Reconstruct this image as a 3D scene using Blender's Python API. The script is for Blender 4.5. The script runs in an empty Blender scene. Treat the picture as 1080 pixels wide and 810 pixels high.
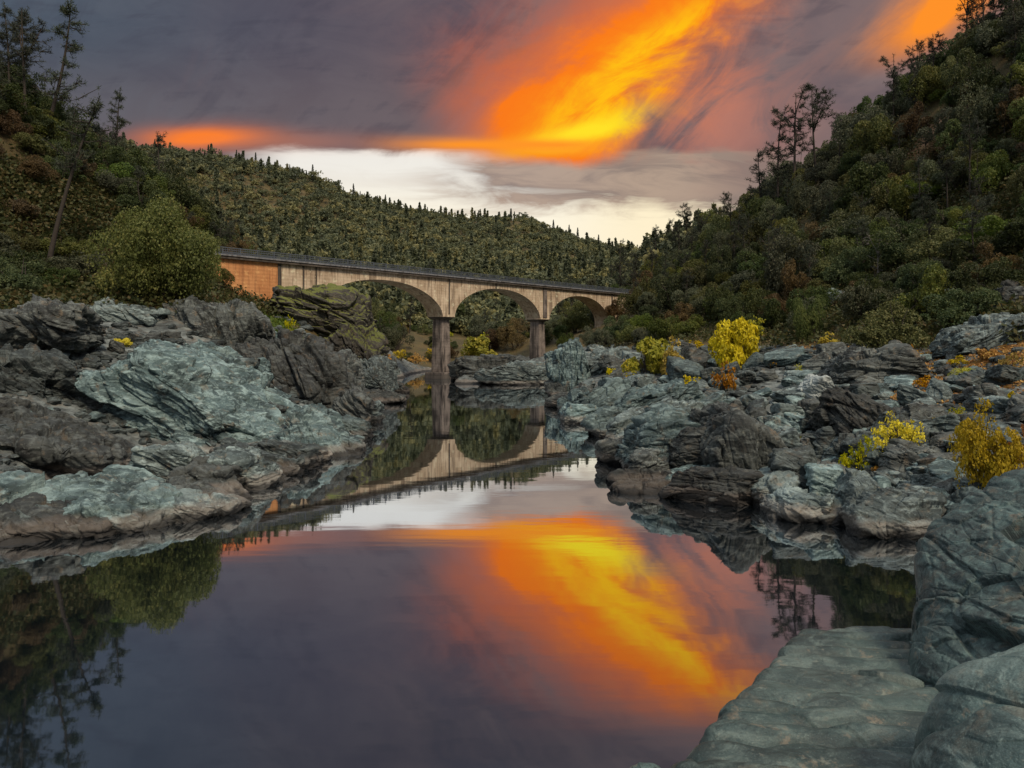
import bpy, math, random
import numpy as np
from mathutils import Vector, Matrix, Euler

# ------------------------------------------------------------------ camera, world, added fill light, exposure
SC = bpy.context.scene
COL = SC.collection
F, CX, HY, CAMH = 750.0, 540.0, 358.0, 8.0        # focal length and horizon in photo pixels, eye height above the water

cam = bpy.data.cameras.new('camera')
cam_o = bpy.data.objects.new('camera', cam); COL.objects.link(cam_o)
cam_o.location = (0, 0, CAMH); cam_o.rotation_euler = (math.pi/2, 0, 0)
cam.sensor_fit = 'HORIZONTAL'; cam.sensor_width = 36.0
cam.lens = 36.0*F/1080.0
cam.shift_y = -(405.0-HY)/1080.0
cam.clip_start = 0.1; cam.clip_end = 12000
SC.camera = cam_o
SC.view_settings.view_transform = 'Standard'; SC.view_settings.look = 'None'
SC.view_settings.exposure = 0.0; SC.view_settings.gamma = 1.0; SC.view_settings.use_curve_mapping = False
SC.render.engine = 'CYCLES'
SC.cycles.use_denoising = True
SC.cycles.max_bounces = 6; SC.cycles.diffuse_bounces = 3; SC.cycles.glossy_bounces = 3
SC.cycles.transmission_bounces = 3; SC.cycles.transparent_max_bounces = 4

def lin(r, g, b):
    f = lambda c: (c/12.92 if c <= 0.04045 else ((c+0.055)/1.055)**2.4)
    return (f(r/255), f(g/255), f(b/255), 1.0)

FILL_AZ, FILL_EL = 152.0, 48.0                        # degrees clockwise from straight ahead, above the horizon

class S:
    """a socket with arithmetic: builds Math nodes"""
    T = None
    def __init__(s, k): s.k = k
    @staticmethod
    def m(op, *a, clamp=False):
        n = S.T.nodes.new('ShaderNodeMath'); n.operation = op; n.use_clamp = clamp
        for i, x in enumerate(a):
            if isinstance(x, S): S.T.links.new(x.k, n.inputs[i])
            else: n.inputs[i].default_value = float(x)
        return S(n.outputs[0])
    def __add__(s, o): return S.m('ADD', s, o)
    __radd__ = __add__
    def __sub__(s, o): return S.m('SUBTRACT', s, o)
    def __rsub__(s, o): return S.m('SUBTRACT', o, s)
    def __mul__(s, o): return S.m('MULTIPLY', s, o)
    __rmul__ = __mul__
    def __truediv__(s, o): return S.m('DIVIDE', s, o)
    def max(s, o): return S.m('MAXIMUM', s, o)
    def min(s, o): return S.m('MINIMUM', s, o)
    def clamp(s): return S.m('ADD', s, 0.0, clamp=True)
    def abs(s): return S.m('ABSOLUTE', s)

def sm(x, a, b):
    n = S.T.nodes.new('ShaderNodeMapRange'); n.interpolation_type = 'SMOOTHSTEP'
    S.T.links.new(x.k, n.inputs[0])
    if a < b:
        n.inputs[1].default_value = a; n.inputs[2].default_value = b; n.inputs[3].default_value = 0; n.inputs[4].default_value = 1
    else:
        n.inputs[1].default_value = b; n.inputs[2].default_value = a; n.inputs[3].default_value = 1; n.inputs[4].default_value = 0
    return S(n.outputs[0])
def gauss(x, w): 
    q = x/w
    return S.m('POWER', 2.718, (q*q)*-1.0)
def mixc(f, a, b, mode='MIX'):
    n = S.T.nodes.new('ShaderNodeMix'); n.data_type = 'RGBA'; n.blend_type = mode; n.clamp_factor = True
    for sock, v in ((n.inputs[0], f), (n.inputs[6], a), (n.inputs[7], b)):
        if isinstance(v, S): S.T.links.new(v.k, sock)
        elif isinstance(v, (int, float)): sock.default_value = v
        else: sock.default_value = v if len(v) == 4 else (*v, 1)
    return S(n.outputs[2])
def vec(x, y, z=0.0):
    n = S.T.nodes.new('ShaderNodeCombineXYZ')
    for i, v in enumerate((x, y, z)):
        if isinstance(v, S): S.T.links.new(v.k, n.inputs[i])
        else: n.inputs[i].default_value = v
    return S(n.outputs[0])
def noise(v, scale, detail=4, rough=0.55, dist=0.0, lac=2.0):
    n = S.T.nodes.new('ShaderNodeTexNoise'); n.noise_dimensions = '3D'
    if v is not None: S.T.links.new(v.k, n.inputs['Vector'])
    n.inputs['Scale'].default_value = scale; n.inputs['Detail'].default_value = detail
    n.inputs['Roughness'].default_value = rough; n.inputs['Distortion'].default_value = dist; n.inputs['Lacunarity'].default_value = lac
    return S(n.outputs['Fac'])
def sep(v):
    n = S.T.nodes.new('ShaderNodeSeparateXYZ'); S.T.links.new(v.k, n.inputs[0])
    return S(n.outputs[0]), S(n.outputs[1]), S(n.outputs[2])

def build_world():
    w = bpy.data.worlds.new('World'); SC.world = w; w.use_nodes = True
    T = w.node_tree; S.T = T; T.nodes.clear()
    out = T.nodes.new('ShaderNodeOutputWorld'); bg = T.nodes.new('ShaderNodeBackground')
    T.links.new(bg.outputs[0], out.inputs[0])
    sky = T.nodes.new('ShaderNodeTexSky'); sky.sky_type = 'NISHITA'; sky.sun_disc = False
    sky.sun_elevation = math.radians(FILL_EL); sky.sun_rotation = math.radians(FILL_AZ)
    tc = T.nodes.new('ShaderNodeTexCoord')
    dx, dy, dz = sep(S(tc.outputs['Generated']))
    z = dz.max(0.0)
    yy = dy.max(0.10)
    U = dx/yy; V = z/yy                                     # slopes of the direction: east of ahead, above the horizon
    # cloud sheet coordinates: a level cloud deck seen in perspective, plus slanting wind streaks
    q = z+0.16
    deck = vec(dx/q, dy/q)
    n_big = noise(deck, 0.9, 5, 0.55, 0.6)
    st = vec((U*0.72+V*0.69)*0.85, (V*0.72-U*0.69)*2.3, 3.0)                  # along / across the wind
    n_st = noise(st, 2.6, 6, 0.58, 0.8)
    n_fi = noise(st, 6.0, 7, 0.64, 1.2)
    lay = vec(U*1.0, V*6.5, 7.0)
    n_lay = noise(lay, 2.6, 6, 0.55, 0.7)
    n_lf = noise(vec(U*1.0, V*5.0, 5.0), 7.0, 7, 0.6, 0.9)
    n_puff = noise(vec(U, V*1.6, 11.0), 6.0, 8, 0.64, 0.9)
    front = sm(dy, 0.05, 0.4)
    # ---- base cloud deck: blue grey on the left, mauve in the middle, warm grey on the right
    base = mixc(sm(U, -0.75, -0.15), lin(74, 86, 100), lin(84, 78, 90))
    base = mixc(sm(U, 0.05, 0.45), base, lin(120, 104, 106))
    base = mixc(sm(V, 0.45, 0.30)*0.45, base, lin(118, 104, 104))
    base = mixc(sm(n_st, 0.42, 0.68)*sm(U, -0.6, 0.3)*0.6, base, lin(140, 120, 118))
    base = mixc(sm(n_big, 0.45, 0.3)*0.5, base, lin(70, 68, 84))
    base = mixc(sm(n_puff*0.5+n_big*0.5, 0.40, 0.62)*0.28, base, mixc(sm(U, -0.5, 0.1), lin(106, 110, 120), lin(140, 116, 112)))
    base = mixc(sm(n_lf*0.5+n_fi*0.5, 0.50, 0.36)*0.30, base, lin(62, 62, 76))
    # rosy tints near the streak
    tw = (n_st-0.5)*0.17 + (n_fi-0.5)*0.10 + (n_puff-0.5)*0.05
    du = U-0.118; dv = V-0.350
    s_ = du*0.74 + dv*0.67
    t_ = dv*0.74 - du*0.67 - 0.30*sm(s_, 0.02, -0.22)*sm(s_, -0.30, -0.16)*0.0 + tw*0.85
    ends = sm(s_, -0.24, -0.08)*sm(s_, 0.36, 0.15)*sm(V, 0.585, 0.455)
    wide = gauss(t_-0.01, 0.15)*ends
    base = mixc(wide*0.45*sm(n_fi*0.6+n_puff*0.4, 0.42, 0.62), base, lin(205, 118, 92))
    left_ = gauss(t_-0.10, 0.075)*ends
    base = mixc(left_*0.55*sm(n_puff*0.6+n_fi*0.4, 0.38, 0.58), base, lin(206, 98, 58))
    pl = gauss(U+0.20, 0.17)*gauss(V-0.345, 0.07)*sm(n_st, 0.45, 0.66)
    base = mixc(pl*0.55, base, lin(190, 110, 92))
    pr = gauss(U-0.30, 0.10)*gauss(V-0.31, 0.07)*sm(n_fi, 0.42, 0.62)
    base = mixc(pr*0.42, base, lin(214, 132, 106))
    # ---- white band under the deck, low over the ridge
    wv = V + (n_lay-0.5)*0.05 + (n_lf-0.5)*0.03
    white = sm(wv, 0.268, 0.250)*sm(U, -0.42, -0.30)*sm(U+(n_lf-0.5)*0.2, 0.46, 0.22)
    streaks = sm(n_lay*0.55+n_lf*0.45, 0.42, 0.60)*sm(V+(n_lf-0.5)*0.05, 0.150, 0.20)
    cover_ = sm(U+(n_lf-0.5)*0.15, -0.14, 0.02)*sm(V+(n_lf-0.5)*0.07+(n_lay-0.5)*0.05, 0.165, 0.215)
    streaks = (streaks*sm(U, -0.25, 0.10)*0.65 + streaks*0.10 + cover_*0.95).clamp()
    wcol = mixc(sm(V, 0.255, 0.15), lin(240, 236, 228), lin(255, 246, 224))
    wcol = mixc(sm(U, 0.02, 0.2), wcol, lin(255, 240, 205))
    wcol = mixc(streaks*0.92, wcol, mixc(sm(n_lf, 0.35, 0.65), lin(128, 110, 106), lin(172, 148, 132)))
    col = mixc(white, base, wcol)
    # ---- the burning streak
    core = gauss(t_-0.016+(n_puff-0.5)*0.09, 0.076)*ends*sm(V+(n_puff-0.5)*0.03, 0.238, 0.262)
    col = mixc((core*1.45).clamp(), col, lin(250, 122, 28))
    hot = gauss(t_+0.008+(n_puff-0.5)*0.05, 0.036)*sm(s_, -0.16, -0.04)*sm(s_, 0.34, 0.10)*sm(V, 0.25, 0.275)*sm(n_fi, 0.30, 0.56)
    col = mixc((hot*1.1).clamp(), col, lin(255, 190, 22))
    hot2 = gauss(V-0.298-0.25*(U-0.12)+(n_puff-0.5)*0.03, 0.016)*gauss(U-0.105, 0.09)
    hot2 = hot2*(core*2.0).clamp()
    col = mixc((hot2*1.1).clamp(), col, lin(255, 226, 40))
    rim = gauss(V-0.272+(n_lay-0.5)*0.02, 0.011)*sm(U, -0.24, -0.06)*sm(U, 0.20, 0.06)
    col = mixc((rim*1.0).clamp(), col, lin(255, 150, 40))
    lh = gauss(V-0.283+(n_lay-0.5)*0.03, 0.015)*gauss(U+0.435, 0.075)
    col = mixc((lh*1.2).clamp(), col, lin(255, 128, 40))
    lh2 = gauss(V-0.278, 0.014)*gauss(U+0.33, 0.14)
    col = mixc((lh2*0.35).clamp(), col, lin(214, 128, 92))
    tr = gauss((U-0.575)*0.72-(V-0.44)*0.69+tw*0.4, 0.038)*sm(V, 0.36, 0.46)*sm(V, 0.62, 0.5)
    col = mixc((tr*1.25).clamp(), col, lin(255, 146, 42))
    # ---- above the picture and behind: a paler, cooler evening sky, the Nishita sky showing through thin cloud
    nz = S.T.nodes.new('ShaderNodeVectorMath'); nz.operation = 'SCALE'
    T.links.new(sky.outputs[0], nz.inputs[0]); nz.inputs['Scale'].default_value = 0.10
    clear = mixc(0.45, S(nz.outputs[0]), (2.05, 2.15, 2.12))
    clear = mixc(sm(n_big, 0.4, 0.7)*0.4, clear, (1.5, 1.56, 1.6))
    back = mixc(sm(dz, 0.05, 0.80), lin(122, 116, 118), clear)
    up = mixc(sm(dz, 0.50, 0.78), col, clear)
    back = mixc(1.0, back, (0.62, 0.62, 0.64), 'MULTIPLY')
    up = mixc(sm(dz, 0.50, 0.78), up, mixc(1.0, up, (1.12, 1.08, 1.04), 'MULTIPLY'))
    fin = mixc(sm(dy, -0.25, 0.4), back, up)
    T.links.new(fin.k, bg.inputs[0]); bg.inputs[1].default_value = 1.0
    try:
        w.cycles.sampling_method = 'MANUAL'; w.cycles.sample_map_resolution = 1024
    except Exception: pass
build_world()

warm_fill = bpy.data.lights.new('warm_fill', 'SUN'); warm_fill.energy = 3.1; warm_fill.angle = math.radians(12); warm_fill.color = (1.0, 0.80, 0.58)  # added warm fill from behind the viewer; the sunset lies ahead
warm_fill_o = bpy.data.objects.new('warm_fill', warm_fill); COL.objects.link(warm_fill_o)
a, e = math.radians(FILL_AZ), math.radians(FILL_EL)
to_fill = Vector((math.sin(a)*math.cos(e), math.cos(a)*math.cos(e), math.sin(e)))
warm_fill_o.rotation_euler = to_fill.to_track_quat('Z', 'Y').to_euler(); warm_fill_o.location = to_fill*300

# ------------------------------------------------------------------ helpers
def tag(o, label=None, cat=None, group=None, kind=None):
    if label: o['label'] = label
    if cat: o['category'] = cat
    if group: o['group'] = group
    if kind: o['kind'] = kind
    return o
def link(o, parent=None):
    COL.objects.link(o)
    if parent: o.parent = parent
    return o
def empty(name, loc=(0, 0, 0), rz=0.0):
    o = bpy.data.objects.new(name, None); o.empty_display_size = 0.2
    o.location = loc; o.rotation_euler = (0, 0, rz); return link(o)
def mesh_np(name, v, f, mat, tint=None, smooth=False):
    """v (n,3), f (m,k) numpy -> mesh data"""
    me = bpy.data.meshes.new(name)
    v = np.ascontiguousarray(v, np.float32); f = np.ascontiguousarray(f, np.int32)
    m, k = f.shape
    me.vertices.add(len(v)); me.vertices.foreach_set('co', v.ravel())
    me.loops.add(m*k); me.loops.foreach_set('vertex_index', f.ravel())
    me.polygons.add(m); me.polygons.foreach_set('loop_start', np.arange(0, m*k, k, dtype=np.int32))
    try: me.polygons.foreach_set('loop_total', np.full(m, k, np.int32))
    except Exception: pass
    me.polygons.foreach_set('use_smooth', np.full(m, smooth, bool))
    if tint is not None:
        for nm, arr in tint.items():
            at = me.attributes.new(nm, 'FLOAT', 'POINT'); at.data.foreach_set('value', np.ascontiguousarray(arr, np.float32))
    me.update(calc_edges=True)
    if mat: me.materials.append(mat)
    return me
def obj(name, me, parent=None, loc=None):
    o = bpy.data.objects.new(name, me)
    if loc is not None: o.location = loc
    return link(o, parent)
class MB:
    """a list of polygons"""
    def __init__(s): s.v = []; s.f = []
    def box(s, x0, x1, y0, y1, z0, z1):
        b = len(s.v)
        s.v += [(x, y, z) for z in (z0, z1) for x, y in ((x0, y0), (x1, y0), (x1, y1), (x0, y1))]
        s.f += [tuple(b+i for i in q) for q in ((3, 2, 1, 0), (4, 5, 6, 7), (0, 1, 5, 4), (1, 2, 6, 5), (2, 3, 7, 6), (3, 0, 4, 7))]
        return s
    def taper(s, cx, cy, z0, z1, a0, b0, a1, b1):
        b = len(s.v)
        for z, p, q in ((z0, a0, b0), (z1, a1, b1)):
            s.v += [(cx-p, cy-q, z), (cx+p, cy-q, z), (cx+p, cy+q, z), (cx-p, cy+q, z)]
        s.f += [tuple(b+i for i in q) for q in ((3, 2, 1, 0), (4, 5, 6, 7), (0, 1, 5, 4), (1, 2, 6, 5), (2, 3, 7, 6), (3, 0, 4, 7))]
        return s
    def mesh(s, name, mat):
        me = bpy.data.meshes.new(name); me.from_pydata(s.v, [], s.f); me.update()
        me.materials.append(mat); return me
    def build(s, name, mat, parent=None): return obj(name, s.mesh(name, mat), parent)

def px(x, y, Y):                                    # photo pixel at a distance -> point of the place
    return np.array(((x-CX)/F*Y, Y, CAMH+(HY-y)/F*Y))

# ------------------------------------------------------------------ numpy noise
def _h(ix, iy, iz, s=0):
    h = (ix.astype(np.uint32)*np.uint32(374761393) + iy.astype(np.uint32)*np.uint32(668265263) + iz.astype(np.uint32)*np.uint32(2147483647) + np.uint32((s*974711+12345) & 0xffffffff))
    h = (h ^ (h >> np.uint32(13)))*np.uint32(1274126177)
    h = (h ^ (h >> np.uint32(16)))*np.uint32(2246822519)
    return h ^ (h >> np.uint32(15))
def gn(p, s=0):
    """gradient noise, about -1..1"""
    i = np.floor(p).astype(np.int64); f = p-i
    u = f*f*f*(f*(f*6-15)+10)
    r = 0
    for c in range(8):
        a, b, d = c & 1, (c >> 1) & 1, c >> 2
        h = _h(i[:, 0]+a, i[:, 1]+b, i[:, 2]+d, s)
        g = ((h & 1023)/511.5-1)*(f[:, 0]-a) + (((h >> 10) & 1023)/511.5-1)*(f[:, 1]-b) + (((h >> 20) & 1023)/511.5-1)*(f[:, 2]-d)
        r = r + g*(u[:, 0] if a else 1-u[:, 0])*(u[:, 1] if b else 1-u[:, 1])*(u[:, 2] if d else 1-u[:, 2])
    return r*1.3
def fbm(p, o=4, s=0, rough=0.5, ridged=False):
    t = np.zeros(len(p)); a = 1.0; w = 0
    for k in range(o):
        n = gn(p*(2.03**k)+k*17.3, s+k)
        if ridged: n = 1-2*np.abs(n)**0.8
        t += a*n; w += a; a *= rough
    return t/w
def worley(p, s=0, tilt=False):
    i = np.floor(p).astype(np.int64); f = p-i
    d1 = np.full(len(p), 9.0); d2 = np.full(len(p), 9.0); idd = np.zeros(len(p)); tl = np.zeros(len(p))
    for a in (-1, 0, 1):
        for b in (-1, 0, 1):
            for c in (-1, 0, 1):
                h = _h(i[:, 0]+a, i[:, 1]+b, i[:, 2]+c, s)
                q = np.stack([a+(h & 1023)/1023.0, b+((h >> 10) & 1023)/1023.0, c+((h >> 20) & 1023)/1023.0], 1)-f
                d = (q*q).sum(1)
                m = d < d1
                if tilt: tl = np.where(m, q[:, 0]*(((h >> 3) & 255)/127.5-1)+q[:, 1]*(((h >> 13) & 255)/127.5-1)+q[:, 2]*(((h >> 23) & 255)/127.5-1), tl)
                d2 = np.where(m, d1, np.minimum(d2, d)); idd = np.where(m, (h >> 5) & 1023, idd); d1 = np.where(m, d, d1)
    if tilt: return np.sqrt(d1), np.sqrt(d2), idd/1023.0, tl
    return np.sqrt(d1), np.sqrt(d2), idd/1023.0
def smooth01(x, a, b):
    t = np.clip((x-a)/(b-a), 0, 1); return t*t*(3-2*t)

# ------------------------------------------------------------------ materials
def material(name):
    m = bpy.data.materials.new(name); m.use_nodes = True
    T = m.node_tree; S.T = T; T.nodes.clear()
    out = T.nodes.new('ShaderNodeOutputMaterial'); bs = T.nodes.new('ShaderNodeBsdfPrincipled')
    T.links.new(bs.outputs[0], out.inputs[0])
    return m, T, bs, out
def put(sock, v):
    if isinstance(v, S): S.T.links.new(v.k, sock)
    else: sock.default_value = v
def bump(h, strength, dist, bs, prev=None):
    n = S.T.nodes.new('ShaderNodeBump'); n.inputs['Strength'].default_value = strength; n.inputs['Distance'].default_value = dist
    S.T.links.new(h.k, n.inputs['Height'])
    if prev is not None: S.T.links.new(prev.outputs[0], n.inputs['Normal'])
    S.T.links.new(n.outputs[0], bs.inputs['Normal']); return n
def geo():
    g = S.T.nodes.new('ShaderNodeNewGeometry'); return S(g.outputs['Position']), S(g.outputs['Normal'])
def obco(): return S(S.T.nodes.new('ShaderNodeTexCoord').outputs['Object'])
def rnd(): return S(S.T.nodes.new('ShaderNodeObjectInfo').outputs['Random'])
def attr(n):
    a = S.T.nodes.new('ShaderNodeAttribute'); a.attribute_name = n; return S(a.outputs['Fac'])
def mapv(v, rot=(0, 0, 0), sc=(1, 1, 1)):
    n = S.T.nodes.new('ShaderNodeMapping'); S.T.links.new(v.k, n.inputs[0])
    n.inputs['Rotation'].default_value = rot; n.inputs['Scale'].default_value = sc; return S(n.outputs[0])
def voro(v, scale, feature='DISTANCE_TO_EDGE', out=0):
    n = S.T.nodes.new('ShaderNodeTexVoronoi'); n.feature = feature; n.inputs['Scale'].default_value = scale
    S.T.links.new(v.k, n.inputs['Vector']); return S(n.outputs[out])
def scol(c): return (*c, 1.0)

def rock_material(name, dark, mid, pale, fine=1.0, warm=0.5, wet=True, moss=0.0, gloss=0.0, crack=0.6):
    m, T, bs, out = material(name)
    P, Nn = geo(); x, y, z = sep(P)
    O = P
    bed = mapv(P, (0.35, 0.5, 0.3), (0.7*fine, 0.9*fine, 2.3*fine))
    n1 = noise(P, 0.45*fine, 6, 0.6, 0.5)
    n2 = noise(bed, 1.1, 8, 0.68, 1.1)
    n3 = noise(P, 5.5*fine, 6, 0.7)
    n4 = noise(P, 26*fine, 4, 0.65)
    ck = voro(mapv(P, (0.3, 0.2, 0.7), (0.5*fine, 0.9*fine, 0.35*fine)), 1.0)
    c = mixc(sm(n1, 0.36, 0.64), scol(dark), scol(mid))
    c = mixc(sm(n2, 0.46, 0.66)*0.8, c, scol(pale))
    c = mixc(sm(noise(P, 0.22*fine, 5, 0.6, 0.3), 0.5, 0.7)*0.55, c, scol(pale))
    c = mixc(sm(n3, 0.56, 0.72)*0.5, c, scol(tuple(v*1.25 for v in pale)))
    c = mixc(sm(n3, 0.46, 0.30)*0.6, c, scol(tuple(v*0.45 for v in dark)))
    c = mixc(sm(noise(P, 1.3*fine, 5, 0.6, 0.4), 0.56, 0.72)*warm, c, (0.20, 0.150, 0.100, 1))       # rusty weathering
    c = mixc(sm(noise(P, 3.1*fine, 5, 0.7), 0.60, 0.70)*0.4, c, (0.30, 0.31, 0.26, 1))               # pale lichen
    c = mixc(sm(n4, 0.35, 0.65)*0.25, c, scol(tuple(v*0.5 for v in dark)))
    if moss:
        nx, ny, nz = sep(Nn)
        c = mixc(sm(nz+(n1-0.5)*0.8, 0.50, 0.80)*moss, c, mixc(n2, (0.080, 0.098, 0.016, 1), (0.165, 0.185, 0.026, 1)))
    if wet:                                                                                            # drawdown band: tan mineral ring, dark wet foot
        zz = z+(noise(P, 0.8, 4, 0.6)-0.5)*0.7
        c = mixc(sm(zz, 0.85, 0.55)*0.5, c, mixc(n2, (0.11, 0.095, 0.085, 1), (0.24, 0.20, 0.17, 1)))
        c = mixc(sm(zz, 0.42, 0.22)*0.9, c, (0.020, 0.020, 0.020, 1))
    c = mixc(1.0, c, mixc(rnd(), (0.55, 0.54, 0.53, 1), (1.55, 1.58, 1.55, 1)), 'MULTIPLY')
    put(bs.inputs['Base Color'], c)
    put(bs.inputs['Roughness'], 0.62-gloss+n3*0.25); bs.inputs['Specular IOR Level'].default_value = 0.35+gloss*0.6
    b1 = bump(n2, 0.35, 0.14/fine, bs)
    b2 = bump(n3, 0.55, 0.09/fine, bs, b1)
    b3 = bump(n4, 0.45, 0.02/fine, bs, b2)
    if crack: b3 = bump(sm(ck, 0.0, 0.045), crack, 0.10/fine, bs, b3)
    if fine > 1.5:
        n5 = noise(P, 140, 3, 0.6); bump(n5, 0.35, 0.006, bs, b3)
        wv = noise(mapv(P, (0.2, 0.3, 0.5), (0.8, 2.6, 1.6)), 1.6, 6, 0.6, 0.8)
        c2 = mixc(sm(wv, 0.5, 0.66)*0.5, c, mixc(n3, scol(tuple(v*0.5 for v in dark)), scol(dark)))
        fl = noise(P, 55, 3, 0.7)
        c2 = mixc(sm(fl, 0.58, 0.68)*0.35, c2, scol(tuple(v*1.5 for v in pale)))
        c2 = mixc(sm(fl, 0.42, 0.34)*0.5, c2, scol(tuple(v*0.5 for v in dark)))
        c2 = mixc(sm(noise(P, 2.6, 6, 0.72), 0.60, 0.66)*0.45, c2, (0.20, 0.165, 0.12, 1))
        put(bs.inputs['Base Color'], c2)
    return m
M = {}
M['rock_teal'] = rock_material('rock_teal', (0.020, 0.034, 0.038), (0.056, 0.090, 0.097), (0.23, 0.315, 0.325), 0.9, 0.4)
M['rock_grey'] = rock_material('rock_grey', (0.018, 0.026, 0.028), (0.052, 0.071, 0.075), (0.23, 0.29, 0.295), 1.0, 0.5)
M['rock_dark'] = rock_material('rock_dark', (0.016, 0.019, 0.020), (0.040, 0.047, 0.047), (0.14, 0.16, 0.158), 0.9, 0.5)
M['rock_moss'] = rock_material('rock_moss', (0.024, 0.024, 0.020), (0.055, 0.052, 0.043), (0.12, 0.115, 0.10), 0.7, 0.5, True, 0.95)
M['rock_near'] = rock_material('rock_near', (0.020, 0.034, 0.038), (0.044, 0.074, 0.078), (0.10, 0.16, 0.16), 1.9, 0.3, False, 0, 0.12, 0.25)
M['rock_smooth'] = rock_material('rock_smooth', (0.016, 0.032, 0.034), (0.044, 0.080, 0.080), (0.130, 0.178, 0.168), 1.6, 0.5, False, 0, 0.25, 0.0)
M['rock_worn'] = rock_material('rock_worn', (0.022, 0.044, 0.048), (0.058, 0.102, 0.105), (0.17, 0.235, 0.23), 1.6, 0.3, False, 0, 0.22, 0.0)
M['rock_white'] = rock_material('rock_white', (0.20, 0.24, 0.25), (0.32, 0.37, 0.38), (0.48, 0.52, 0.52), 1.2, 0.3)

def leaf_material(name, cols, trans=0.35, rough=0.6):
    m, T, bs, out = material(name)
    t = attr('tint'); r = rnd()
    c = mixc(sm(t, 0.0, 0.5), scol(cols[0]), scol(cols[1]))
    c = mixc(sm(t, 0.5, 1.0), c, scol(cols[2]))
    hs = T.nodes.new('ShaderNodeHueSaturation'); T.links.new(c.k, hs.inputs['Color'])
    put(hs.inputs['Hue'], 0.485+r*0.03); put(hs.inputs['Value'], 0.72+r*0.62)
    put(hs.inputs['Saturation'], 0.85+S.m('FRACT', r*7.3)*0.3)
    put(bs.inputs['Base Color'], S(hs.outputs[0])); bs.inputs['Roughness'].default_value = rough
    bs.inputs['Specular IOR Level'].default_value = 0.25
    tr = T.nodes.new('ShaderNodeBsdfTranslucent'); T.links.new(hs.outputs[0], tr.inputs[0])
    mx = T.nodes.new('ShaderNodeMixShader'); mx.inputs[0].default_value = trans
    T.links.new(bs.outputs[0], mx.inputs[1]); T.links.new(tr.outputs[0], mx.inputs[2]); T.links.new(mx.outputs[0], out.inputs[0])
    return m
M['leaf_olive'] = leaf_material('leaf_olive', [(0.056, 0.066, 0.020), (0.098, 0.112, 0.032), (0.165, 0.155, 0.050)])
M['leaf_dark'] = leaf_material('leaf_dark', [(0.026, 0.042, 0.016), (0.050, 0.072, 0.024), (0.092, 0.108, 0.036)])
M['leaf_green'] = leaf_material('leaf_green', [(0.050, 0.080, 0.018), (0.085, 0.125, 0.026), (0.140, 0.165, 0.035)])
M['leaf_grey'] = leaf_material('leaf_grey', [(0.050, 0.062, 0.036), (0.082, 0.096, 0.056), (0.130, 0.138, 0.080)])
M['leaf_brown'] = leaf_material('leaf_brown', [(0.060, 0.045, 0.024), (0.105, 0.075, 0.035), (0.150, 0.105, 0.045)])
M['leaf_mix'] = leaf_material('leaf_mix', [(0.030, 0.042, 0.018), (0.060, 0.066, 0.026), (0.110, 0.085, 0.040)])
M['leaf_gold'] = leaf_material('leaf_gold', [(0.26, 0.21, 0.02), (0.52, 0.40, 0.03), (0.70, 0.54, 0.04)])
M['leaf_yellow'] = leaf_material('leaf_yellow', [(0.30, 0.25, 0.02), (0.55, 0.44, 0.025), (0.70, 0.58, 0.04)])
M['leaf_lime'] = leaf_material('leaf_lime', [(0.16, 0.18, 0.02), (0.32, 0.32, 0.03), (0.50, 0.42, 0.04)])
M['leaf_orange'] = leaf_material('leaf_orange', [(0.22, 0.10, 0.015), (0.42, 0.20, 0.02), (0.55, 0.34, 0.03)])
M['needle'] = leaf_material('needle', [(0.026, 0.036, 0.024), (0.045, 0.058, 0.038), (0.070, 0.082, 0.056)], 0.2)
M['forest'] = leaf_material('forest', [(0.056, 0.068, 0.040), (0.090, 0.102, 0.052), (0.165, 0.150, 0.062)], 0.25)
def bark(name, a, b):
    m, T, bs, out = material(name)
    n = noise(mapv(obco(), (0, 0, 0), (5, 5, 1.2)), 2.0, 5, 0.65)
    put(bs.inputs['Base Color'], mixc(n, scol(a), scol(b))); bs.inputs['Roughness'].default_value = 0.9
    bump(n, 0.6, 0.05, bs); return m
M['bark'] = bark('bark', (0.015, 0.012, 0.010), (0.055, 0.045, 0.037))
M['bark_pale'] = bark('bark_pale', (0.10, 0.09, 0.085), (0.26, 0.24, 0.22))

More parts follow.
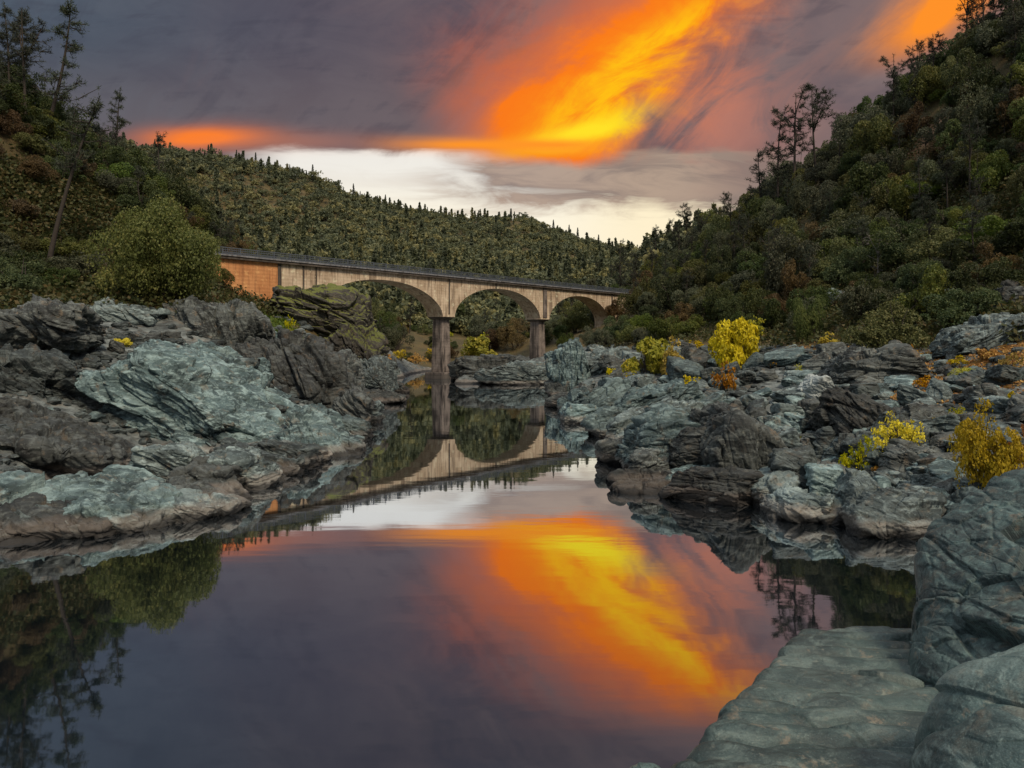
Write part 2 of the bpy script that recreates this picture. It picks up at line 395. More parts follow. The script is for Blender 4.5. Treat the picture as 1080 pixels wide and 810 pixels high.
def terrain_material():
    m, T, bs, out = material('terrain')
    P, Nn = geo(); x, y, z = sep(P); nx, ny, nz = sep(Nn)
    ro = attr('rocky'); cut = attr('cut')
    n1 = noise(P, 0.12, 6, 0.6); n2 = noise(P, 0.9, 6, 0.65, 0.3); n3 = noise(P, 5.0, 6, 0.7)
    bed = mapv(P, (0.35, 0.5, 0.3), (0.5, 0.5, 3.0)); nb = noise(bed, 1.0, 7, 0.65, 0.5)
    soil = mixc(sm(n1, 0.35, 0.65), (0.050, 0.042, 0.020, 1), (0.095, 0.070, 0.030, 1))
    soil = mixc(sm(n2, 0.5, 0.7)*0.7, soil, (0.060, 0.070, 0.022, 1))
    soil = mixc(sm(n3, 0.5, 0.7)*0.5, soil, (0.16, 0.115, 0.050, 1))
    soil = mixc(sm(n3, 0.45, 0.3)*0.6, soil, (0.022, 0.020, 0.012, 1))
    rk = mixc(sm(n2, 0.35, 0.65), (0.045, 0.052, 0.053, 1), (0.125, 0.145, 0.145, 1))
    rk = mixc(sm(nb, 0.48, 0.7)*0.7, rk, (0.26, 0.30, 0.295, 1))
    rk = mixc(sm(n3, 0.46, 0.3)*0.6, rk, (0.020, 0.022, 0.022, 1))
    rk = mixc(sm(noise(P, 0.5, 5, 0.65), 0.52, 0.68)*0.5, rk, (0.16, 0.12, 0.08, 1))
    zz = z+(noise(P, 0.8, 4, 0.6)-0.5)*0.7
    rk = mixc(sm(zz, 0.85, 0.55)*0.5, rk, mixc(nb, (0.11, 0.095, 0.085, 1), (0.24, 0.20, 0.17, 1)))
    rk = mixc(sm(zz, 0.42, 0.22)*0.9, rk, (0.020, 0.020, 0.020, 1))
    f = sm(ro+(n2-0.5)*0.7+(n1-0.5)*0.4, 0.35, 0.6)
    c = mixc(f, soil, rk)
    c = mixc(sm(cut+(n2-0.5)*0.3, 0.35, 0.6)*0.9, c, mixc(n2, (0.14, 0.070, 0.035, 1), (0.34, 0.22, 0.14, 1)))
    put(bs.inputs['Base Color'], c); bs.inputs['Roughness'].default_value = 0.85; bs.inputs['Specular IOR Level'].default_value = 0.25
    b1 = bump(nb, 0.6, 0.3, bs); bump(n3, 0.6, 0.12, bs, b1)
    return m
M['terrain'] = terrain_material()

def water_material():
    m, T, bs, out = material('water')
    P, Nn = geo()
    bs.inputs['Base Color'].default_value = (0.006, 0.012, 0.017, 1); bs.inputs['Roughness'].default_value = 0.03
    gl = T.nodes.new('ShaderNodeBsdfGlossy'); gl.inputs['Color'].default_value = (0.80, 0.84, 0.89, 1); gl.inputs['Roughness'].default_value = 0.025
    lw = T.nodes.new('ShaderNodeLayerWeight'); lw.inputs['Blend'].default_value = 0.5
    fac = S(lw.outputs['Facing'])
    fac = 0.12+sm(fac, 0.2, 0.92)*0.80
    mx = T.nodes.new('ShaderNodeMixShader'); T.links.new(fac.k, mx.inputs[0])
    T.links.new(bs.outputs[0], mx.inputs[1]); T.links.new(gl.outputs[0], mx.inputs[2]); T.links.new(mx.outputs[0], out.inputs[0])
    x, y, z = sep(P)
    n = noise(mapv(P, (0, 0, 0.2), (0.5, 1.3, 1)), 0.9, 3, 0.5)
    n2 = noise(mapv(P, (0, 0, -0.1), (0.35, 2.4, 1)), 0.16, 3, 0.5)
    patch = sm(noise(P, 0.05, 2, 0.5), 0.5, 0.7)
    h = n*(0.004+patch*0.012)+n2*0.02
    b = bump(h, 0.25, 1.0, bs)
    T.links.new(b.outputs[0], gl.inputs['Normal']); T.links.new(b.outputs[0], lw.inputs['Normal'])
    return m
M['water'] = water_material()

def concrete(name, base, pale, stain, board=True, streak=0.7):
    m, T, bs, out = material(name)
    O = obco(); x, y, z = sep(O)
    n1 = noise(O, 0.35, 5, 0.6); n2 = noise(O, 3.0, 6, 0.65)
    st = noise(vec(x*2.2, y*2.2, z*0.16), 1.0, 5, 0.6)
    st2 = noise(vec(x*0.7, y*0.7, z*0.10), 1.0, 4, 0.6)
    c = mixc(sm(n1, 0.35, 0.65), scol(base), scol(pale))
    c = mixc(sm(n2, 0.5, 0.72)*0.35, c, scol(tuple(v*1.25 for v in pale)))
    c = mixc(sm(st, 0.50, 0.68)*streak, c, scol(stain))
    c = mixc(sm(st2, 0.56, 0.66)*streak*0.7, c, scol(tuple(v*0.5 for v in stain)))
    c = mixc(sm(z, 16.8, 20.3)*sm(st, 0.40, 0.60)*streak*0.5, c, scol(tuple(v*0.8 for v in stain)))      # drip stains under the deck
    c = mixc(sm(z+(n2-0.5)*0.8, 1.3, 0.7)*0.8, c, scol((0.035, 0.032, 0.028)))                           # waterline
    if pale[0] > 0.3: c = mixc(sm(noise(O, 0.9, 4, 0.6), 0.56, 0.64)*0.5, c, scol(tuple(min(v*1.5, 0.7) for v in pale)))  # patches of lime
    put(bs.inputs['Base Color'], c); bs.inputs['Roughness'].default_value = 0.85
    b = bump(n2, 0.4, 0.06, bs)
    if board:
        w = S.T.nodes.new('ShaderNodeTexWave'); w.bands_direction = 'Z'; w.inputs['Scale'].default_value = 0.55; w.inputs['Distortion'].default_value = 0.4
        S.T.links.new(O.k, w.inputs['Vector']); bump(S(w.outputs['Fac']), 0.25, 0.05, bs, b)
    return m
M['conc'] = concrete('concrete', (0.40, 0.31, 0.215), (0.56, 0.46, 0.34), (0.15, 0.10, 0.065), True, 0.8)
M['conc_glow'] = concrete('concrete_glow', (0.46, 0.20, 0.075), (0.56, 0.27, 0.11), (0.22, 0.09, 0.04), True, 0.5)  # orange glow of the evening sky painted into the concrete colour
M['conc_pier'] = concrete('concrete_pier', (0.055, 0.046, 0.042), (0.21, 0.18, 0.16), (0.020, 0.017, 0.016), True, 1.0)
M['conc_dark'] = concrete('concrete_dark', (0.055, 0.045, 0.038), (0.10, 0.085, 0.07), (0.03, 0.025, 0.02), False)
M['conc_deck'] = concrete('concrete_deck', (0.16, 0.17, 0.19), (0.24, 0.25, 0.27), (0.08, 0.07, 0.06), False)
def metal(name, c, r=0.45):
    m, T, bs, out = material(name); n = noise(obco(), 6, 4, 0.6)
    put(bs.inputs['Base Color'], mixc(sm(n, 0.4, 0.7)*0.5, scol(c), scol(tuple(v*0.55 for v in c)))); bs.inputs['Roughness'].default_value = r; bs.inputs['Metallic'].default_value = 0.3
    return m
M['rail'] = metal('rail_grey', (0.11, 0.13, 0.16))
M['paint'] = concrete('paint_pale', (0.50, 0.41, 0.43), (0.60, 0.52, 0.53), (0.30, 0.25, 0.24), False, 0.4)

# ------------------------------------------------------------------ terrain: heights from a table of points read off the photograph at estimated distances
CP = []
def cp(x, y, Y): p = px(x, y, Y); CP.append(tuple(p))
def sh(x, y):                                        # a point of the shoreline
    Y = CAMH*F/(y-HY); CP.append(((x-CX)/F*Y, Y, 0.15))
for q in ((0, 580), (-90, 585), (100, 573), (185, 552), (200, 525), (275, 508), (290, 494), (330, 484), (365, 472), (378, 452), (390, 430), (424, 411), (428, 398)): sh(*q)
for q in ((478, 404), (530, 405), (582, 407), (586, 418), (603, 440), (604, 450), (640, 462), (668, 470), (662, 497), (690, 518), (740, 530), (800, 533), (850, 548), (930, 562), (985, 578), (1060, 584)): sh(*q)
for x, y, z in ((-14, 130, -4), (-4, 100, -5), (-4, 70, -5), (-3, 50, -5), (-6, 35, -5), (-8, 24, -5), (0, 30, -5), (6, 24, -4), (10, 22, -3), (-10, 14, -5), (-4, 14, -5), (0, 9, -3), (-6, 7, -4), (4, 18, -3.0),
                (-17, 148, -3), (-18, 160, -2.5), (-25, 20, -3), (-16, 172, -1.5), (15, 23, -2), (-25, 12, -4), (-12, 6, -3), (-30, 12, -3), (-2, 118, -4), (0, 5, -1.5)): CP.append((x, y, z))
for q in ((440, 384, 182), (415, 378, 190), (475, 386, 190), (350, 372, 185), (560, 378, 178), (430, 372, 205), (520, 372, 200)): cp(*q)
# left bank
for q in ((50, 510, 35), (0, 500, 34), (150, 520, 36), (150, 505, 43), (120, 440, 52), (0, 405, 50), (0, 372, 58), (60, 345, 66), (0, 322, 70), (200, 340, 74), (250, 415, 60), (300, 445, 58),
          (200, 395, 62), (330, 420, 76), (290, 350, 92), (330, 345, 108), (390, 404, 108), (-120, 480, 36), (-120, 380, 55),
          (0, 285, 80), (100, 285, 90), (200, 295, 96), (250, 322, 105), (0, 190, 90), (0, 105, 104), (60, 150, 106), (130, 192, 114), (200, 240, 120), (225, 272, 122),
          (-150, 60, 85), (-150, 300, 60), (-250, 60, 90), (-300, 300, 50), (-300, 480, 30)): cp(*q)
for q in ((-80, 140, 30), (-110, 160, 40), (-60, 160, 24), (-140, 220, 60), (-60, 200, 18), (-40, 180, 13), (-30, 205, 9), (-160, 140, 60), (-45, 130, 17)): CP.append(q)
# far hill
for q in ((400, 345, 240), (500, 350, 240), (320, 335, 240), (450, 310, 300), (560, 335, 270), (620, 338, 260), (400, 262, 450), (550, 272, 480), (250, 255, 440), (620, 292, 450),
          (60, 150, 540), (150, 160, 560), (240, 172, 580), (320, 188, 590), (400, 222, 600), (460, 232, 600), (500, 238, 600), (545, 234, 610), (600, 254, 640), (650, 270, 670), (690, 283, 700), (760, 300, 700), (900, 310, 700), (1100, 300, 700), (-100, 160, 560), (-300, 160, 560)): cp(*q)
for x in (-300, 0, 200, 400, 600, 800, 1100): cp(x, 300, 1100); cp(x, 340, 2400)
# right bank and hill
for q in ((530, 388, 142), (580, 390, 140), (600, 385, 122), (650, 377, 126), (640, 402, 96), (700, 393, 90), (700, 445, 66), (750, 432, 64), (700, 372, 112), (780, 378, 95), (800, 402, 70),
          (800, 460, 47), (860, 422, 60), (900, 384, 70), (870, 488, 41), (950, 525, 33), (950, 465, 42), (1000, 435, 45), (1080, 455, 38), (1050, 404, 52), (1080, 374, 55), (1000, 384, 62), (900, 356, 80), (1150, 490, 30),
          (1250, 500, 25), (1080, 334, 66), (960, 334, 86), (700, 344, 150), (640, 352, 165), (760, 336, 130), (700, 312, 190), (690, 296, 230), (760, 262, 190), (800, 240, 180), (850, 208, 165), (930, 142, 150), (1010, 82, 135),
          (1080, 40, 125), (1080, 160, 105), (1080, 255, 85), (950, 238, 120), (850, 290, 125), (900, 325, 100), (1200, 0, 110), (1200, 200, 80), (1250, 400, 45), (1400, 100, 90)): cp(*q)
for q in ((110, 200, 68), (85, 230, 50), (70, 270, 44), (50, 300, 38), (150, 260, 75), (120, 350, 60)): CP.append(q)
# under the near rocks and the camera
for q in ((5.5, 12, 1.0), (3.6, 8, 1.4), (8, 12, 1.6), (4, 5, 2.6), (9, 9, 3), (3, 3, 3), (0, 1, 3.5), (2.0, 2, 3.2), (0, 2.5, 0.5), (1, 4, -0.5), (-3, 1.5, 1), (7, 5, 4.2), (12, 10, 4), (14, 14, 3), (11, 15, 0.8), (3, 12, -2.5), (-1.5, 4, -1)): CP.append(q)
CPA = np.array(CP)
def lp(x, y):
    r = np.hypot(x, y); a = np.arctan2(x, y); a = np.clip(a, -0.95, 0.95)
    return np.stack([a, 0.55*np.log(np.maximum(r, 1.2))], 1), r
_lp, _r = lp(CPA[:, 0], CPA[:, 1])
_d = np.sqrt(((_lp[:, None]-_lp[None])**2).sum(2)+0.010**2)
_n = len(CPA)
_A = np.zeros((_n+1, _n+1)); _A[:_n, :_n] = -_d; _A[:_n, _n] = 1; _A[_n, :_n] = 1
_A[:_n, :_n] -= np.eye(_n)*0.002
_w = np.linalg.solve(_A, np.append(CPA[:, 2]/_r, 0))
def base_z(x, y):
    x = np.asarray(x, float).ravel(); y = np.asarray(y, float).ravel(); res = np.empty(len(x))
    for i in range(0, len(x), 20000):
        q, r = lp(x[i:i+20000], y[i:i+20000])
        d = np.sqrt(((q[:, None]-_lp[None])**2).sum(2)+0.010**2)
        res[i:i+20000] = (-d@_w[:_n]+_w[_n])*r
    back = smooth01(np.abs(np.arctan2(x, y)), 1.15, 1.8)        # behind the viewer: unseen ground, flattened to let sky light in
    return res*(1-back)+back*(4.0+0.02*np.hypot(x, y))
def rocky_of(x, y, z):
    lim = np.where(x < 0, np.where(y < 100, 10.5, 6.0), np.where(y < 100, 7.5, 6.5))
    return (1-smooth01(z, lim-2.5, lim+1.5))*(1-smooth01(y, 165, 200))
def ground_z(x, y):
    x = np.asarray(x, float).ravel(); y = np.asarray(y, float).ravel()
    z = base_z(x, y); ro = rocky_of(x, y, z); r = np.hypot(x, y)
    p = np.stack([x, y, np.zeros_like(x)], 1)
    pr = np.stack([x*0.8+y*0.6, (y*0.8-x*0.6)*0.45, z*0.8], 1)
    k = smooth01(r, 8, 22)
    z = z+k*ro*(fbm(pr/6.0, 4, 3, 0.5, True)*0.75-0.15+fbm(pr/1.9, 3, 9, 0.55, True)*0.25)*smooth01(z, -2.0, 0.8)
    z = z-k*ro*1.1*(1-smooth01(z, 0.3, 2.6))*smooth01(z, -1.5, 0.0)
    z = z+k*(1-ro)*(fbm(p/22.0, 3, 5)*1.8+fbm(p/4.0, 3, 8)*0.35)*np.clip(r/120, 0.4, 3)
    return z
def hit(x, y, y0=20, y1=900):
    """where the sight line of a photo pixel meets the ground"""
    Y = np.exp(np.linspace(math.log(y0), math.log(y1), 500))
    X = (x-CX)/F*Y; Z = CAMH+(HY-y)/F*Y
    g = ground_z(X, Y); k = np.where(g >= Z)[0]
    i = k[0] if len(k) else len(Y)-1
    return np.array((X[i], Y[i], max(g[i], 0.0)))
def gz(x, y): return float(ground_z([x], [y])[0])

def build_terrain():
    az = np.concatenate([np.linspace(-0.78, 0.78, 760), np.linspace(0.80, 2*math.pi-0.80, 60)])
    r = np.exp(np.linspace(math.log(1.6), math.log(4200), 560))
    A, R = np.meshgrid(az, r); x = (R*np.sin(A)).ravel(); y = (R*np.cos(A)).ravel()
    z = ground_z(x, y); ro = rocky_of(x, y, base_z(x, y))
    c0 = hit(978, 158, 90, 260)
    cut = np.exp(-(((x-c0[0])/5)**2+((y-c0[1])/6)**2))
    na, nr = len(az), len(r)
    i = np.arange(nr-1)[:, None]*na+np.arange(na)[None]
    j = np.arange(nr-1)[:, None]*na+(np.arange(na)[None]+1) % na
    f = np.stack([i, i+na, j+na, j], -1).reshape(-1, 4)[:, ::-1]
    me = mesh_np('terrain', np.stack([x, y, z], 1), f, M['terrain'], {'rocky': ro, 'cut': cut}, True)
    tag(obj('terrain', me), kind='structure')
build_terrain()
wm = MB(); n = 24
wm.v = [(-260, -60, 0), (260, -60, 0), (260, 420, 0), (-260, 420, 0)]; wm.f = [(0, 1, 2, 3)]
tag(wm.build('water', M['water']), kind='structure')

# ------------------------------------------------------------------ bridge
def build_bridge():
    A = np.array((-45.4, 110.6)); D = np.array((0.641, 0.767)); D /= np.linalg.norm(D)
    root = empty('arch_bridge', (A[0], A[1], 0), math.atan2(D[1], D[0]))
    tag(root, 'long concrete arch bridge crossing the river on two tall piers', 'bridge')
    ZT = 20.35
    HW = 2.3
    arches = [(15.6, 46.2, 12.8, 19.1), (49.6, 78.6, 13.0, 19.25), (82.2, 109.0, 13.0, 19.1)]
    def zb(t):
        for a0, a1, zs, zc in arches:
            if a0 < t < a1:
                u = (2*t-a0-a1)/(a1-a0); return zs+(zc-zs)*(1-abs(u)**2.15)**0.60
        return None
    def wall(name, t0, t1, mat, hw=HW, zlow=9.0):
        ts = sorted(set([t0, t1]+list(np.linspace(t0, t1, max(4, int((t1-t0)*2.5))))))
        m = MB()
        for t in ts:
            z = zb(t); z = zlow if z is None else z
            m.v += [(t, -hw, z), (t, -hw, ZT), (t, hw, ZT), (t, hw, z)]
        k = len(ts)
        for i in range(k-1):
            b = 4*i
            for q in range(4): m.f.append((b+q, b+4+q, b+4+(q+1) % 4, b+(q+1) % 4))
        m.f += [(0, 1, 2, 3), (4*k-1, 4*k-2, 4*k-3, 4*k-4)]
        return m.build(name, mat, root)
    w = wall('abutment', -16, 8.6, M['conc_glow'], HW, 8.0); w['label'] = 'abutment wall with orange sky glow painted into its colour'
    wall('abutment', 9.2, 15.6, M['conc'], HW, 8.0)
    for a0, a1, zs, zc in arches: wall('arch_span', a0+0.001, a1-0.001, M['conc'])
    for t0, t1, z0 in ((46.2, 49.6, 12.6), (78.6, 82.2, 12.8)): 
        m = MB().box(t0, t1, -HW, HW, z0, ZT); m.build('spandrel_pillar', M['conc'], root)
    wall('abutment', 109, 128, M['conc'], HW, 6.0)
    # pilaster strips and open joints on the wall faces
    for t, wd, c in ((8.9, 0.62, 'conc_dark'), (13.4, 0.28, 'conc_dark'), (15.9, 0.16, 'conc_dark'), (47.9, 0.30, 'conc_dark'), (80.4, 1.3, 'conc_pier'), (79.65, 0.16, 'conc_dark'), (62.5, 0.35, 'conc_dark'), (110.5, 0.5, 'conc_dark')):
        z = zb(t); z = (13.2 if 46 < t < 82 else 8.0) if z is None else z+0.02
        for sgn in (-1, 1):
            y0, y1 = sorted((sgn*(HW-0.05), sgn*(HW+0.14)))
            MB().box(t-wd/2, t+wd/2, y0, y1, z, ZT-0.01).build('pilaster', M[c], root)
    # deck slab with a ledge, kerb beams and a railing on either side
    MB().box(-13, 128, -HW-0.55, HW+0.55, ZT, ZT+0.42).build('deck_slab', M['conc_dark'], root)
    MB().box(-13, 128, -HW-0.70, HW+0.70, ZT+0.42, ZT+0.62).build('deck_surface', M['conc_deck'], root)
    for sgn in (-1, 1):
        yb = sgn*(HW+0.5)
        m = MB()
        for zz, th in ((0.62, 0.18), (0.98, 0.08), (1.30, 0.08), (1.62, 0.12)): m.box(-13, 128, yb-0.05, yb+0.05, ZT+zz, ZT+zz+th)
        for t in np.arange(-12.9, 128, 0.36): m.box(t-0.03, t+0.03, yb-0.03, yb+0.03, ZT+0.7, ZT+1.7)
        m.build('railing', M['rail'], root)
        pm = MB().box(-0.09, 0.09, -0.075, 0.075, 0, 1.18).mesh('railing_post', M['rail'])
        for t in np.arange(-12.7, 127.9, 2.9): obj('railing_post', pm, root, (t, yb, ZT+0.60))
    # piers: tapered shafts, moulded caps, footings in the water
    for t0, t1, zt, zf in ((46.2, 49.6, 12.6, -3), (78.6, 82.2, 12.8, -2)):
        c = (t0+t1)/2
        p = MB().taper(c, 0, zf, zt-0.5, 1.42, 1.60, 1.12, 1.30).build('pier', M['conc_pier'], root)
        MB().taper(c, 0, zt-0.5, zt+0.02, 1.25, 1.5, 1.75, 2.35).build('pier_cap', M['conc_dark'], p)
        MB().taper(c, 0, -3, 1.25, 2.7, 2.9, 2.2, 2.4).build('footing', M['conc_pier'], p)
    # pale sprayed paint low on the wall beside the rocks
    m = MB(); R = random.Random(5); k = 22
    m.v = [(11.3+1.5*math.cos(2*math.pi*i/k)*(0.8+0.35*R.random()), -HW-0.02, 14.6+0.75*math.sin(2*math.pi*i/k)*(0.7+0.5*R.random())) for i in range(k)]
    m.v += [(x, -HW-0.006+0.001, z) for x, y, z in m.v]
    m.f = [tuple(range(k)), tuple(reversed(range(k, 2*k)))]+[(i, k+i, k+(i+1) % k, (i+1) % k) for i in range(k)]
    o = m.build('painted_patch', M['paint'], root); o['label'] = 'pale lilac sprayed paint on the wall'
build_bridge()

# ------------------------------------------------------------------ rocks
def cube_sphere(n):
    vs = []; fs = []; b = 0
    g = np.tan(np.linspace(-math.pi/4, math.pi/4, n+1))
    a, c = np.meshgrid(g, g); a = a.ravel(); c = c.ravel(); o = np.ones_like(a)
    for P in ((o, a, c), (-o, -a, c), (-a, o, c), (a, -o, c), (-c, a, o), (c, a, -o)):
        v = np.stack(P, 1); vs.append(v/np.linalg.norm(v, axis=1)[:, None])
        i = (np.arange(n)[:, None]*(n+1)+np.arange(n)[None]).ravel()
        fs.append(np.stack([i, i+1, i+n+2, i+n+1], 1)+b); b += (n+1)**2
    v = np.concatenate(vs); f = np.concatenate(fs)
    key = np.round(v*1e5).astype(np.int64)
    _, first, inv = np.unique(key, axis=0, return_index=True, return_inverse=True)
    return v[first], inv.ravel()[f]
_CS = {}
def rock_mesh(name, size, seed, mat, n=40, planes=None, nplanes=14, soft=0.06, rough=1.0, strata=0.0, sdir=(0.3, 0.2, 0.93), slam=0.8, ripple=None, origin=(0, 0, 0), cell=None, rz=0.0, joints=1.0):
    """a faceted boulder: intersection of half spaces, softened, then bedding steps, fractures and grain; size = half extents"""
    if n not in _CS: _CS[n] = cube_sphere(n)
    d, f = _CS[n]; R = np.random.RandomState(seed)
    size = np.array(size, float)
    if planes is None:
        pn = R.normal(size=(nplanes, 3)); pn /= np.linalg.norm(pn, axis=1)[:, None]; po = R.uniform(0.66, 1.0, nplanes)
        pn = np.concatenate([pn, np.eye(3), -np.eye(3)]); po = np.concatenate([po, np.full(6, 1.0)])
        dots = d@pn.T
        rr = np.where(dots > 1e-3, po[None]/np.maximum(dots, 1e-3), 50.0)
        k = 1/soft; r = -np.log(np.exp(-k*np.minimum(rr, 6)).sum(1))/k
        p = d*r[:, None]*size
    else:
        pn = np.array([q[0] for q in planes], float); pn /= np.linalg.norm(pn, axis=1)[:, None]; po = np.array([q[1] for q in planes], float)
        dots = d@pn.T
        rr = np.where(dots > 1e-3, po[None]/np.maximum(dots, 1e-3), 500.0)
        s = soft*size.min(); r = -np.log(np.exp(-np.minimum(rr, rr.min(1)[:, None]+30*s)/s+rr.min(1)[:, None]/s).sum(1))*s+rr.min(1)
        p = d*r[:, None]
    if rz:
        c, s_ = math.cos(rz), math.sin(rz); Rm = np.array([[c, -s_, 0], [s_, c, 0], [0, 0, 1]]); p = p@Rm.T; d = d@Rm.T
    # approximate normals
    q = p[f]; fn = np.cross(q[:, 2]-q[:, 0], q[:, 3]-q[:, 1]); vn = np.zeros_like(p)
    for c in range(4): 
        for ax in range(3): vn[:, ax] += np.bincount(f[:, c], fn[:, ax], len(p))
    vn /= np.linalg.norm(vn, axis=1)[:, None]+1e-9
    L = float(np.cbrt(np.prod(size))); wp = p+np.array(origin)+seed*3.7
    cell = cell or L*0.9
    h = fbm(wp/(L*1.3), 3, seed)*0.07*L*rough
    e3 = np.array(sdir, float); e3 /= np.linalg.norm(e3); e1 = np.cross(e3, (0.3, 0.9, 0.1)); e1 /= np.linalg.norm(e1); e2 = np.cross(e3, e1)
    wj = wp+0.16*cell*np.stack([gn(wp/cell, 4), gn(wp/cell, 5), gn(wp/cell, 6)], 1)
    bx = np.stack([wj@e1/1.7, wj@e2/1.0, wj@e3/0.45], 1)
    for lv, (cs, am, cr) in enumerate(((cell, 0.115, 0.055), (cell*0.42, 0.13, 0.06), (cell*0.17, 0.12, 0.07))):
        w1, w2, wi, tl = worley(bx/cs, seed+7*lv, True)
        h += ((wi-0.5)*am*0.9+tl*0.26-(1-smooth01(w2-w1, 0.0, 0.08))*cr)*cs*rough*(joints if lv else joints**0.5)      # blocks between joints stand at different depths
    h += fbm(wp/(L*0.30), 4, seed+3, 0.55, True)*0.018*L*rough
    if strata:
        strata = strata*0.5
        sd = np.array(sdir, float); sd /= np.linalg.norm(sd)
        s = (wp@sd+0.35*slam*fbm(wp/(slam*5), 3, seed+11))/slam
        fr = s-np.floor(s); k = np.floor(s).astype(np.int64)
        hk = (_h(k, k*0+3, k*0+seed) & 1023)/1023.0
        hk2 = (_h(k+1, k*0+3, k*0+seed) & 1023)/1023.0
        step = hk+(hk2-hk)*smooth01(fr, 0.82, 1.0)
        h += (step-0.5)*strata-0.5*strata*np.exp(-((fr-0.9)/0.07)**2)
        s2 = s*3.7; h += (np.abs((s2-np.floor(s2))*2-1)-0.5)*strata*0.22
    if ripple:
        amp, lam, rd = ripple; rd = np.array(rd, float)
        ph = wp@rd/lam+1.4*fbm(wp/(lam*4), 3, seed+21)
        h += amp*(np.abs(np.sin(ph*math.pi))**0.7-0.5)*(0.55+0.6*fbm(wp/(lam*2.5), 2, seed+23))
    p = p+vn*h[:, None]
    return mesh_np(name, p, f, mat, None, True)

GROUP_R = 'jointed boulders of the river bank'
def hero(x, ybase, Y, wpx, hpx, depth, seed, mat, label, n=90, strata=0.25, sdir=(0.45, 0.1, 0.89), slam=0.8, rough=1.0, tilt=(0, 0, 0), planes=None, sink=0.35, group=None, cat='rock', name='rock_outcrop', soft=0.06, nplanes=14, cell=None):
    b = px(x, ybase, Y); w = wpx/F*Y/2; hh = hpx/F*Y
    size = (w*1.08, depth/2, hh*(0.5+sink/2)*1.05)
    z = b[2]-hh*sink+size[2]/1.05
    me = rock_mesh(name, size, seed, M[mat], n, planes, nplanes, soft, rough*0.82, strata, sdir, slam, None, (b[0], b[1], z), cell)
    o = obj(name, me, None, (b[0], Y+depth*0.30, z)); o.rotation_euler = tuple(math.radians(v) for v in tilt)
    return tag(o, label, cat, group)

# left bank
hero(58, 580, 32.0, 220, 68, 11, 11, 'rock_teal', 'low pale teal rock shelf at the water on the left, nearest of that bank', 150, 0.18, (0.1, -0.5, 0.85), 0.7, 0.9, (0, 6, 8), sink=0.5)
hero(138, 562, 32.5, 90, 40, 6, 12, 'rock_teal', 'rounded grey rock toe ending the low shelf on the left bank', 100, 0.15, (0.1, -0.5, 0.85), 0.6, 0.9, (0, 8, -10), sink=0.5)
hero(5, 505, 41, 190, 66, 9, 13, 'rock_dark', 'dark cracked rock wall behind the low teal shelf', 120, 0.3, (0.5, 0.1, 0.86), 0.9, 1.0, (0, 8, 0))
# the great sloping outcrop: explicit faces
c0 = px(205, 470, 55)
pl = [((-0.22, -0.97, 0.10), 7.4), ((0.52, 0.0, 0.85), 4.9), ((0.55, -0.20, 0.81), 6.4), ((0.85, -0.5, 0.2), 11.5), ((-0.8, -0.1, 0.6), 8.4), ((0.2, 1, 0), 9), ((0, 0, -1), 6), ((-0.25, -0.1, 0.96), 7.6), ((0.60, -0.80, 0.1), 9.0)]
me = rock_mesh('rock_outcrop', (9, 7, 5), 21, M['rock_teal'], 230, pl, soft=0.05, rough=0.95, strata=0.30, sdir=(0.50, 0.25, 0.83), slam=0.75, origin=tuple(c0), cell=4.2)
tag(obj('rock_outcrop', me, None, (c0[0], c0[1]+2, c0[2])), 'largest outcrop of the left bank, teal slope falling right over a dark cliff face', 'rock')
hero(325, 498, 48, 110, 46, 9, 22, 'rock_teal', 'pale blue green slabs at the foot of the great sloping outcrop', 130, 0.30, (0.55, 0.2, 0.8), 0.55, 0.9, (0, 20, -12), sink=0.5)
hero(250, 520, 38.5, 100, 36, 4.5, 23, 'rock_grey', 'undercut dark ledge at the waterline below the great sloping outcrop', 90, 0.22, (0, 0, 1), 0.45, 1.0, sink=0.6)
hero(180, 505, 38.5, 62, 34, 4.5, 24, 'rock_grey', 'smooth boulder resting between the low teal shelf and the cliff', 70, 0.05, sink=0.3, rough=0.7)
hero(222, 378, 73, 112, 62, 10, 25, 'rock_dark', 'dark peaked rock standing above the teal slope', 100, 0.14, (0.8, 0.1, 0.5), 0.8, 1.1, (0, 10, 10))
hero(305, 440, 68, 150, 84, 12, 26, 'rock_dark', 'dark lichen specked rock hump right of the great slope', 130, 0.18, (0.6, 0.2, 0.75), 0.8, 1.0, (0, 22, -8))
hero(335, 425, 75, 90, 60, 9, 27, 'rock_dark', 'narrow dark rock fin sloping to the water below the mossy outcrop', 100, 0.35, (0.6, 0.2, 0.75), 0.7, 1.0, (0, 26, -8))
hero(332, 396, 106, 104, 88, 13, 28, 'rock_moss', 'dark moss topped outcrop under the left end of the bridge', 140, 0.35, (0.2, 0.1, 0.95), 1.6, 1.3, (0, 3, 8), sink=0.25, planes=[((-0.05, -0.1, 1), 8.2), ((0, -1, 0.15), 5.2), ((-1, -0.2, 0.1), 7.4), ((0.85, -0.3, 0.45), 7.6), ((0.5, -0.2, 0.85), 8.6), ((0.95, 0, 0.2), 8.6), ((0, 1, 0), 6), ((0, 0, -1), 8), ((-0.5, -0.8, 0.2), 6.6), ((-0.3, -0.6, 0.74), 8.3)])
hero(376, 402, 102, 64, 56, 9, 29, 'rock_moss', 'brown rock shoulder dropping right from the mossy outcrop', 90, 0.35, (0.6, 0.1, 0.7), 1.2, 1.1, (0, 24, 0))
hero(383, 414, 94, 62, 36, 8, 30, 'rock_grey', 'grey rock point on the left shore in front of the bridge pier', 90, 0.3, (0.5, 0.1, 0.85), 0.7, 1.0, (0, 14, -6), sink=0.45)
hero(366, 448, 67, 44, 34, 7, 31, 'rock_dark', 'small dark rock spur at the water right of the dark humps', 80, 0.3, (0.5, 0.1, 0.85), 0.5, 1.0, (0, 18, -6), sink=0.45)
